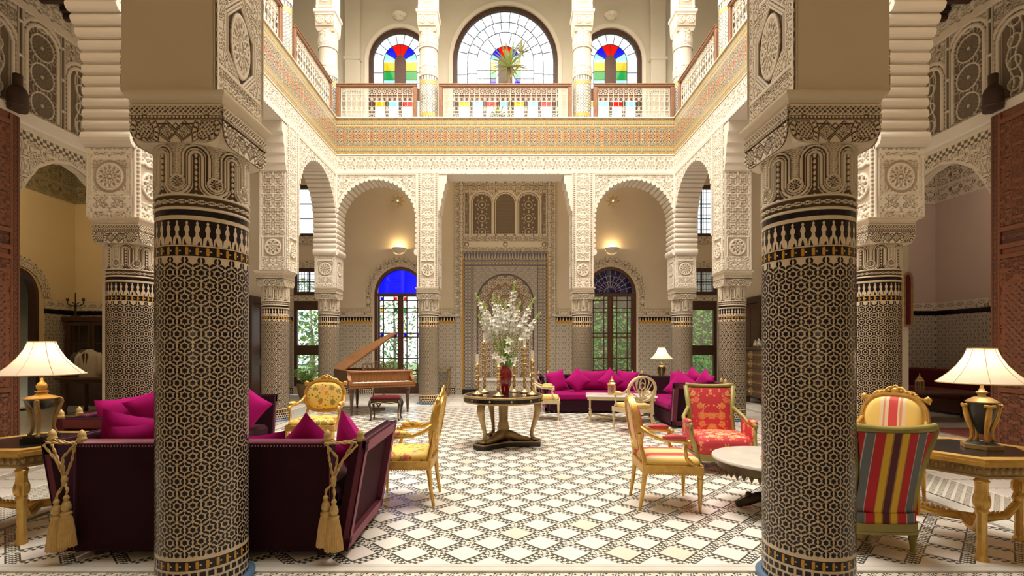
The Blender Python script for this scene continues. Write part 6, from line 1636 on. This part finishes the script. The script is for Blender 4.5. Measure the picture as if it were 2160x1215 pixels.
# --- potted fern and wall things
t = thing('potted_fern', 'green fern in a terracotta pot on the floor by the left glazed door', 'plant', (-5.85, 14.7, 0))
ob('pot', G().lathe([(0, 0), (.16, 0), (.20, .12), (.23, .30), (.25, .36), (.24, .40), (.21, .40), (.20, .36), (0, .36)], 20, cap=False), noisy('pot_clay', (.28, .20, .10), (.20, .13, .06), 8, .7), t, 'auto')
for k in range(22):
    an = k*2.4; L_ = R.uniform(.5, .85); up = R.uniform(.5, 1.0); g = G(); P = []
    for i in range(9):
        q = i/8; P.append(Vector((math.cos(an)*L_*q*.75, math.sin(an)*L_*q*.75, .38+up*q*1.2-1.0*up*q*q*.75)))
    g.tube(P, .006, 4)
    for i in range(1, 9):
        d = (P[i]-P[i-1]).normalized(); sd = Vector((-math.sin(an), math.cos(an), 0)); w = .13*(1-i/10)
        for s in (-1, 1): g.add([P[i], P[i]+sd*s*w*.5+d*.04+Vector((0, 0, .015)), P[i]+sd*s*w-Vector((0, 0, .03)), P[i]+sd*s*w*.5-d*.01], [(0, 1, 2, 3)])
    ob('frond', g, LEAFL if k % 2 else LEAF, t)
def sconce(label, x, z, on):
    t = thing('wall_sconce', label, 'lamp', (x, 15.58, z), 0, 'plaster bowl sconces')
    g = G(); v = []; f = []; pr = [(.0, -.16), (.06, -.155), (.13, -.11), (.19, -.04), (.22, 0), (.225, .015), (.20, .015), (.12, -.08)]
    for r, zz in pr:
        for k in range(13): a = PI+PI*k/12; v.append((r*math.cos(a), r*math.sin(a), zz))
    for j in range(len(pr)-1):
        for k in range(12): f.append((j*13+k, j*13+k+1, (j+1)*13+k+1, (j+1)*13+k))
    ob('bowl', g.add(v, f), PLASTERW, t, True)
    g = G()
    for k in range(7): a = PI+PI*(k+.5)/7; g.ell((.165*math.cos(a), .165*math.sin(a), -.09), (.022, .022, .03), 6, 5)
    ob('flutes', g, PLASTERW, t, stuff=True)
    if on:
        ob('bulb', G().ell((0, -.09, -.01), (.04, .04, .03), 8, 6), GLOW, t, True); l = lamp('sconce_light', 'POINT', (0, -.12, .05), 10, (1, .66, .30), .05); l.parent = t
for s, n_ in ((-1, 'left'), (1, 'right')):
    sconce('lit plaster bowl sconce on the back wall above the %s garden door' % ('blue-glass' if s < 0 else 'navy-glass'), s*3.30, 4.52, True)
    sconce('unlit plaster bowl sconce high above the small %s stained-glass window' % n_, s*3.28, 11.75, False)
    t = thing('star_lantern', 'star shaped brass and glass lantern above the %s sconce' % ('blue-glass door' if s < 0 else 'navy-glass door'), 'lantern', (s*3.30, 15.45, 5.95), 0, 'star lanterns on the back wall')
    g = G()
    for k in range(8):
        a = PI*k/4; c, q = math.cos(a), math.sin(a); tip = Vector((.24*c, -.03, .24*q)); l = Vector((.12*math.cos(a+.3), -.02, .12*math.sin(a+.3))); r_ = Vector((.12*math.cos(a-.3), -.02, .12*math.sin(a-.3))); ft_ = Vector((.10*c, -.11, .10*q)); bk_ = Vector((.10*c, .04, .10*q))
        g.add([tip, l, ft_, r_, bk_], [(0, 1, 2), (0, 2, 3), (0, 4, 1), (0, 3, 4)])
    ob('points', g, BRASS, t); ob('globe', G().ell((0, -.05, 0), (.12, .10, .12), 10, 8), GPALE, t, True); ob('bracket', G().tube([(0, .0, 0), (0, .13, 0)], .02, 8), BRASS, t); ob('bulb', G().ell((0, -.06, 0), (.018, .018, .018), 8, 6), GLOW, t)
# dark doors on the side walls near the back corners
for s in (-1, 1):
    t = thing('panelled_door', 'dark panelled door on the %s gallery wall, glimpsed past the column' % ('left' if s < 0 else 'right'), 'door', (s*7.09, 14.4, 0), 0, 'dark gallery doors')
    xx = lambda a, b: sorted((-s*a, -s*b))
    ob('frame', G().box(*xx(.0, .10), -.55, -.43, 0, 2.9, .01).box(*xx(0, .10), .43, .55, 0, 2.9, .01).box(*xx(0, .10), -.43, .43, 2.72, 2.9, .01), DARKWOOD, t)
    g = G().box(*xx(0, .05), -.43, .43, .02, 2.72, .006)
    lf = ob('leaf', g, DARKWOOD, t); 
    for y in (-.40, .03):
        for z0, z1 in ((.15, .95), (1.15, 2.6)): ob('panel', G().box(*xx(.045, .07), y, y+.37, z0, z1, .015), DARKWOODR, t)
# chest of drawers with its lamp and silver
t = thing('chest_of_drawers', 'tall inlaid chest of drawers against the right gallery wall, behind the column', 'chest', (7.04, 12.95, 0))
ob('case', G().box(-.54, 0, -.72, .72, .16, 1.42, .015).box(-.58, 0, -.75, .75, 1.40, 1.46, .012), DARKWOOD, t)
for k in range(5):
    z = .20+k*.24; d = relief('drawer', plane_map((-.545, 0, 0), (0, -1, 0), (0, 0, 1), (-1, 0, 0)), -.68, .68, z, z+.215, .02, lambda u, v, z=z: np.maximum(rosette((np.abs(u)-.34), v-z-.11, .10, 6), np.maximum(line(np.abs(u), .66, .015), scroll(u, v-z-.11, .3, .08)*.7)), .02, stucco('inlay_%d' % k, (.42, .26, .08), (.10, .05, .02), .35), parent=t)
    for y in (-.34, .34): ob('drawer_pull', G().tube([(-.56, y-.05, z+.12), (-.59, y-.03, z+.10), (-.59, y+.03, z+.10), (-.56, y+.05, z+.12)], .008, 5), BRASS, d)
for y in (-.66, .66): ob('foot', G().prism([(-.06, .16), (.06, .16), (.03, .08), (.05, .0), (-.05, 0), (-.03, .08)], -.53, -.43, T(0, y, 0) @ YZ), DARKWOOD, t); ob('foot', G().prism([(-.06, .16), (.06, .16), (.03, .08), (.05, .0), (-.05, 0), (-.03, .08)], -.12, -.02, T(0, y, 0) @ YZ), DARKWOOD, t)
bell_lamp('lamp with a bell shade standing on the tall chest of drawers', (6.78, 12.68, 1.46), 0, 'urn', .26, hz=.46, sh=.30, power=5)
SILV = mat('silver', (.75, .70, .62), .25, .9)
for i, (y, h, l) in enumerate(((13.38, .20, 'small silver jar at the far end of the chest of drawers'), (13.20, .24, 'silver covered jar next to the far end of the chest of drawers'), (13.02, .18, 'squat silver jar beside the lamp on the chest of drawers'))):
    t = thing('silver_jar', l, 'jar', (6.66, y, 1.46), 0, 'silver jars on the chest of drawers'); ob('body', G().lathe([(0, 0), (.04, 0), (.055, .03), (.06, h*.5), (.035, h*.75), (.04, h*.8), (0, h*.8)], 14, cap=False), SILV, t, True); ob('lid', G().lathe([(.042, h*.8), (.03, h*.88), (.008, h*.92), (.012, h*.97), (0, h)], 14, cap=False), SILV, t, True)
# small gilt wall bracket tables beside the fountain
t = thing('console_table', 'small gilt console table half hidden behind the back row column left of the fountain', 'table', (-2.05, 15.25, 0)); ob('table_top', G().box(-.4, .4, -.2, .25, .80, .84, .01), GOLDD, t)
for s in (-1, 1): ob('leg', G().tube([(s*.34, -.12, .80), (s*.36, -.15, .65), (s*.30, -.08, .3), (s*.33, -.12, 0)], [.035, .03, .02, .025], 8), GOLDD, t, True); ob('leg', G().tube([(s*.34, .2, .80), (s*.34, .2, 0)], .02, 8), GOLDD, t)

# --- left salon
t = thing('display_cabinet', 'dark wooden glazed cabinet at the end of the left salon', 'cabinet', (-10.15, 12.92, 0))
ob('body', G().box(-1.0, 1.0, .0, .24, .0, 2.15, .01).box(-1.06, 1.06, -.26, .25, 2.12, 2.25, .02).box(-1.04, 1.04, -.28, .25, 0, .8, .015).box(-1.0, -.92, -.22, 0, .8, 2.13).box(.92, 1.0, -.22, 0, .8, 2.13), DARKWOOD, t)
for k in range(3):
    x = -.90+k*.61; d = ob('door', G().ring([(x, .84), (x+.58, .84), (x+.58, 2.10), (x, 2.10)], [(x+.07, .92), (x+.51, .92), (x+.51, 2.02), (x+.07, 2.02)], -.02, .02, T(0, -.22, 0) @ XZ), DARKWOOD, t)
    ob('glass', G().prism([(x+.07, .92), (x+.51, .92), (x+.51, 2.02), (x+.07, 2.02)], -.003, .003, T(0, -.22, 0) @ XZ), GCLEAR, d); ob('glazing_bar', G().box(x+.07, x+.51, -.235, -.205, 1.55, 1.58, .004).box(x+.28, x+.30, -.235, -.205, .92, 2.02, .004), DARKWOOD, d)
t = thing('candelabra', 'dark candelabra standing on top of the salon cabinet', 'candelabra', (-10.95, 12.80, 2.25)); g = G().lathe([(0, 0), (.10, 0), (.10, .02), (.03, .05), (.02, .2), (.035, .25), (.015, .3), (.015, .5)], 12)
for a in (0, PI): c = math.cos(a); g.tube([(0, 0, .30), (.10*c, 0, .27), (.20*c, 0, .33), (.20*c, 0, .40)], .012, 6).lathe([(.03, .40), (.04, .42), (.025, .47)], 10, (.20*c, 0, 0))
g.tube([(0, -.1, .36), (0, 0, .3), (0, .1, .36)], .012, 6); ob('body', g, BLACKM, t); ob('candle_stub', G().lathe([(.014, .5), (.014, .6)], 8), BLACKM, t)
t = thing('table', 'dark turned-leg table in front of the salon cabinet, behind the left lamp', 'table', (-8.9, 11.3, 0)); ob('table_top', G().box(-.9, .9, -.4, .4, .76, .81, .012).box(-.82, .82, -.34, .34, .68, .76, .01), DARKWOOD, t)
for sx in (-1, 1):
    for sy in (-1, 1): ob('leg', G().lathe([(0, 0), (.03, 0), (.05, .05), (.035, .1), (.06, .2), (.065, .3), (.04, .36), (.06, .42), (.04, .46), (.055, .68)], 12, (sx*.76, sy*.28, 0), cap=False), DARKWOOD, t, True)
for i, (x, c, l) in enumerate(((-9.22, (.60, .54, .44), 'cream jacket on a bust in the left salon'), (-9.50, (.10, .09, .09), 'dark jacket on a bust in the left salon, behind the cream one'))):
    t = thing('jacket', l, 'jacket', (x, 11.15+.2*i, .81), 0, 'jackets on busts in the left salon'); m = noisy('jacket_cloth_%d' % i, c, tuple(q*.8 for q in c), 20, .85)
    g = G(); v = []; f = []
    for z, a, b in ((0, .22, .13), (.2, .21, .13), (.4, .22, .13), (.52, .20, .11), (.58, .10, .08), (.62, .05, .05)):
        for k in range(20): q = 2*PI*k/20; v.append((a*math.cos(q), b*math.sin(q), z+.0))
    for j in range(5):
        for k in range(20): f.append((j*20+k, j*20+(k+1) % 20, (j+1)*20+(k+1) % 20, (j+1)*20+k))
    ob('body', g.add(v, f), m, t, True)
    for s in (-1, 1): ob('sleeve', G().tube([(s*.18, 0, .52), (s*.24, -.02, .42), (s*.255, -.03, .25), (s*.25, -.05, .06)], [.06, .06, .05, .045], 10), m, t, True)
    ob('lapels', G().add([(-.02, -.135, .25), (-.07, -.13, .5), (-.01, -.12, .56), (.02, -.135, .25), (.07, -.13, .5), (.01, -.12, .56)], [(0, 1, 2), (3, 5, 4)]), DARKWOOD, t); ob('bust_neck', G().lathe([(.05, .60), (.045, .66), (.0, .67)], 12, cap=False), BLACK, t)
# --- right salon
t = thing('low_table', 'dark low table in the right salon carrying a brass lantern', 'table', (8.95, 10.3, 0)); ob('table_top', G().box(-.75, .75, -.35, .35, .52, .57, .012), DARKWOODR, t)
for sx in (-1, 1):
    for sy in (-1, 1): ob('leg', G().tube([(sx*.65, sy*.28, .53), (sx*.62, sy*.26, .25), (sx*.66, sy*.29, 0)], [.035, .025, .02], 8), DARKWOODR, t, True)
lantern('brass lantern on the dark low table in the right salon', (8.45, 10.25, .57), 1.0)
t = thing('banquette', 'dark red banquette along the far wall of the right salon', 'sofa', (10.2, 11.6, 0), -PI/2)
ob('base', G().box(-1.5, 1.5, -.42, .42, .04, .34, .02), DARKWOODR, t); ob('seat_cushion', G().box(-1.5, 1.5, -.44, .3, .34, .50, .05), OXB, t, 'auto'); ob('backrest', G().box(-1.5, 1.5, .26, .44, .34, .95, .05), OXB, t, 'auto')
t = thing('cupboard', 'small dark cupboard in the right salon beside the column', 'cabinet', (8.35, 11.7, 0)); ob('body', G().box(-.4, .4, 0, .4, 0, 1.05, .015).box(-.43, .43, -.03, .42, 1.03, 1.09, .01), DARKWOODR, t)
for s in (-1, 1): ob('door', G().box(min(0, s*.37)+.01, max(0, s*.37)-.01, -.02, .01, .08, .98, .012), DARKWOODR, t)
t = thing('stool', 'slim wooden stool in the right salon behind the right lamp', 'stool', (9.3, 9.2, 0)); ob('seat', G().lathe([(0, .42), (.2, .42), (.21, .45), (.19, .47), (0, .47)], 16), DARKWOODR, t)
for k in range(3): a = 2*PI*k/3; ob('leg', G().tube([(.13*math.cos(a), .13*math.sin(a), .43), (.18*math.cos(a), .18*math.sin(a), 0)], [.022, .014], 8), WALNUT, t)
t = tag(ob('rug', G().box(7.6, 9.6, 7.4, 9.2, -.01, .008, .003), speck('rug_weave', (.20, .04, .03), (.34, .12, .08), .22, 0)), 'red patterned rug on the floor of the right salon', 'rug')
t = thing('wall_frame', 'slim gilt arched frame on the door jamb beside the right second column', 'frame', (7.19, 8.98, 0)); ou = [(-.085, 1.85), (.085, 1.85)]+[(.085*math.cos(PI*k/10), 2.70+.12*math.sin(PI*k/10)) for k in range(11)]
ob('frame', G().ring(ou, [(x*.6, 2.28+(y-2.28)*.92) for x, y in ou], -.02, .02, XZ), GOLDD, t); ob('panel', G().prism([(x*.62, 2.28+(y-2.28)*.93) for x, y in ou], -.008, .008, XZ), OXB, t)
# --- upper gallery plants
def blades(name, label, loc, n, L_, m1, m2, trunk, group=None, up=.6, w=.03):
    t = thing(name, label, 'plant', loc, 0, group)
    ob('pot', G().lathe([(0, 0), (.17, 0), (.22, .34), (.24, .36), (.22, .40), (.19, .38), (0, .37)], 16, cap=False), noisy('pot_glaze_'+name, (.10, .10, .09), (.06, .05, .05), 8, .4), t, 'auto')
    if trunk: ob('trunk', G().tube([(0, 0, .3), (.02, 0, trunk*.6), (0, .02, trunk)], [.05, .045, .05], 8), noisy('trunk_bark_'+name, (.28, .20, .11), (.18, .12, .07), 20, .9), t, True)
    for k in range(n):
        an = k*2.4; el = R.uniform(-.4, 1.2); d = Vector((math.cos(an)*math.cos(el), math.sin(an)*math.cos(el), math.sin(el)*up+.25)); p0 = Vector((0, 0, trunk or .38)); l = L_*R.uniform(.7, 1.05); s = Vector((-math.sin(an), math.cos(an), 0))
        p1 = p0+d*l*.5; p2 = p0+d*l-Vector((0, 0, l*.18)); ob('leaf', G().add([p0-s*w*.4, p0+s*w*.4, p1+s*w*.5, p1-s*w*.5, p2, p1+Vector((0, 0, -.012))], [(0, 1, 2, 5), (0, 5, 3), (3, 5, 4), (5, 2, 4)]), m1 if k % 2 else m2, t)
    return t
YUC = noisy('yucca_green', (.36, .34, .14), (.46, .42, .20), 6, .5, 0, 0)
yu = blades('yucca', 'yucca with spiky leaves in front of the big arched stained-glass window', (.10, 14.6, 7.3), 60, .72, YUC, LEAFL, 2.3, up=1.0, w=.06)
ob('branch', G().tube([(.02, 0, 2.0), (.25, .05, 2.3), (.36, .05, 2.75)], .03, 6), YUC, yu)
for k in range(16):
    an = k*2.4; el = R.uniform(-.3, 1.2); d = Vector((math.cos(an)*math.cos(el), math.sin(an)*math.cos(el), math.sin(el)+.3)); p0 = Vector((.36, .05, 2.75)); l = R.uniform(.25, .42); s = Vector((-math.sin(an), math.cos(an), 0))*.02
    ob('leaf', G().add([p0-s, p0+s, p0+d*l*.5+s, p0+d*l*.5-s, p0+d*l-Vector((0, 0, l*.15))], [(0, 1, 2, 3), (3, 2, 4)]), YUC, yu)
blades('potted_plant', 'small leafy pot plant on the upper gallery floor behind the middle balustrade', (-.20, 13.6, 7.3), 26, .34, LEAF, LEAFL, 0, up=1.0, w=.07)

# ================================================================== garden outside the doors
struct('wall_garden', G().box(1.2, 12, 22, 22.3, -.15, 5.2), noisy('garden_wall', (.20, .14, .085), (.15, .11, .07), 2, .9))
struct('ground', G().add([(-30, 15.9, -.15), (30, 15.9, -.15), (30, 45, -.15), (-30, 45, -.15)], [(0, 1, 2, 3)]), noisy('lawn', (.20, .34, .08), (.42, .46, .26), .8, .9))
def shrub(label, x, y, r, h, m1, m2, n=420, trunk=.3, cat='shrub', name='garden_shrub'):
    t = thing(name, label, cat, (x, y, -.15), 0, 'garden plants seen through the doors')
    ob('stem', G().tube([(0, 0, 0), (.04, .02, h*.5), (0, 0, h*.8)], [.06*trunk+.02, .05*trunk+.015, .02], 6), BARK, t, True)
    for part, m in ((0, m1), (1, m2)):
        g = G()
        for k in range(n//2):
            a = R.random()*2*PI; z = R.random(); rr = r*math.sqrt(R.random())*(1-.5*abs(z-.45)); p = Vector((rr*math.cos(a), rr*math.sin(a), h*(.18+.82*z))); d = Vector((R.uniform(-1, 1), R.uniform(-1, 1), R.uniform(-.6, .8))).normalized(); s = d.orthogonal().normalized(); L_ = R.uniform(.08, .2)
            g.add([p-d*L_*.5, p+s*L_*.28, p+d*L_*.6, p-s*L_*.28], [(0, 1, 2, 3)])
        ob('foliage', g, m, t, stuff=True)
BARK = noisy('bark', (.34, .24, .14), (.24, .16, .09), 12, .9)
GL1 = mat('pale_leaf', (.30, .50, .06), .5); GL2 = mat('deep_leaf', (.08, .24, .04), .5)  # leaf greens, a paler and a deeper one, mixed through the shrubs
SH = [(-4.0, 17.6, .5, 1.1, 'low bright shrub outside the left leaf of the blue-glass door'), (-2.7, 17.3, .45, 1.0, 'low shrub outside the right leaf of the blue-glass door'), (-4.3, 19.5, 1.1, 3.4, 'tall light green tree outside the left half of the blue-glass door'), (-2.6, 20.0, .9, 3.3, 'light green tree outside the right half of the blue-glass door'),
      (2.75, 17.6, .55, 2.4, 'feathery green shrub outside the left leaf of the navy-glass door'), (4.1, 18.0, .65, 3.0, 'green shrub outside the right leaf of the navy-glass door'), (3.3, 20.2, 1.3, 4.0, 'tall tree further out beyond the navy-glass door'),
      (-6.6, 17.2, .7, 2.8, 'big leafed bush outside the left glazed side door'), (-7.6, 19.6, 1.2, 4.2, 'tall green tree beyond the left glazed side door'), (6.5, 17.2, .7, 1.5, 'bright bush outside the lower pane of the right glazed side door'), (7.9, 19.6, 1.0, 3.4, 'dark leafed tree beyond the right glazed side door')]
for i, (x, y, r, h, l) in enumerate(SH): shrub(l, x, y, r, h, GL1, GL2 if i % 2 else mat('leaf_%d' % i, (.20, .40, .07), .5), 620, .5)
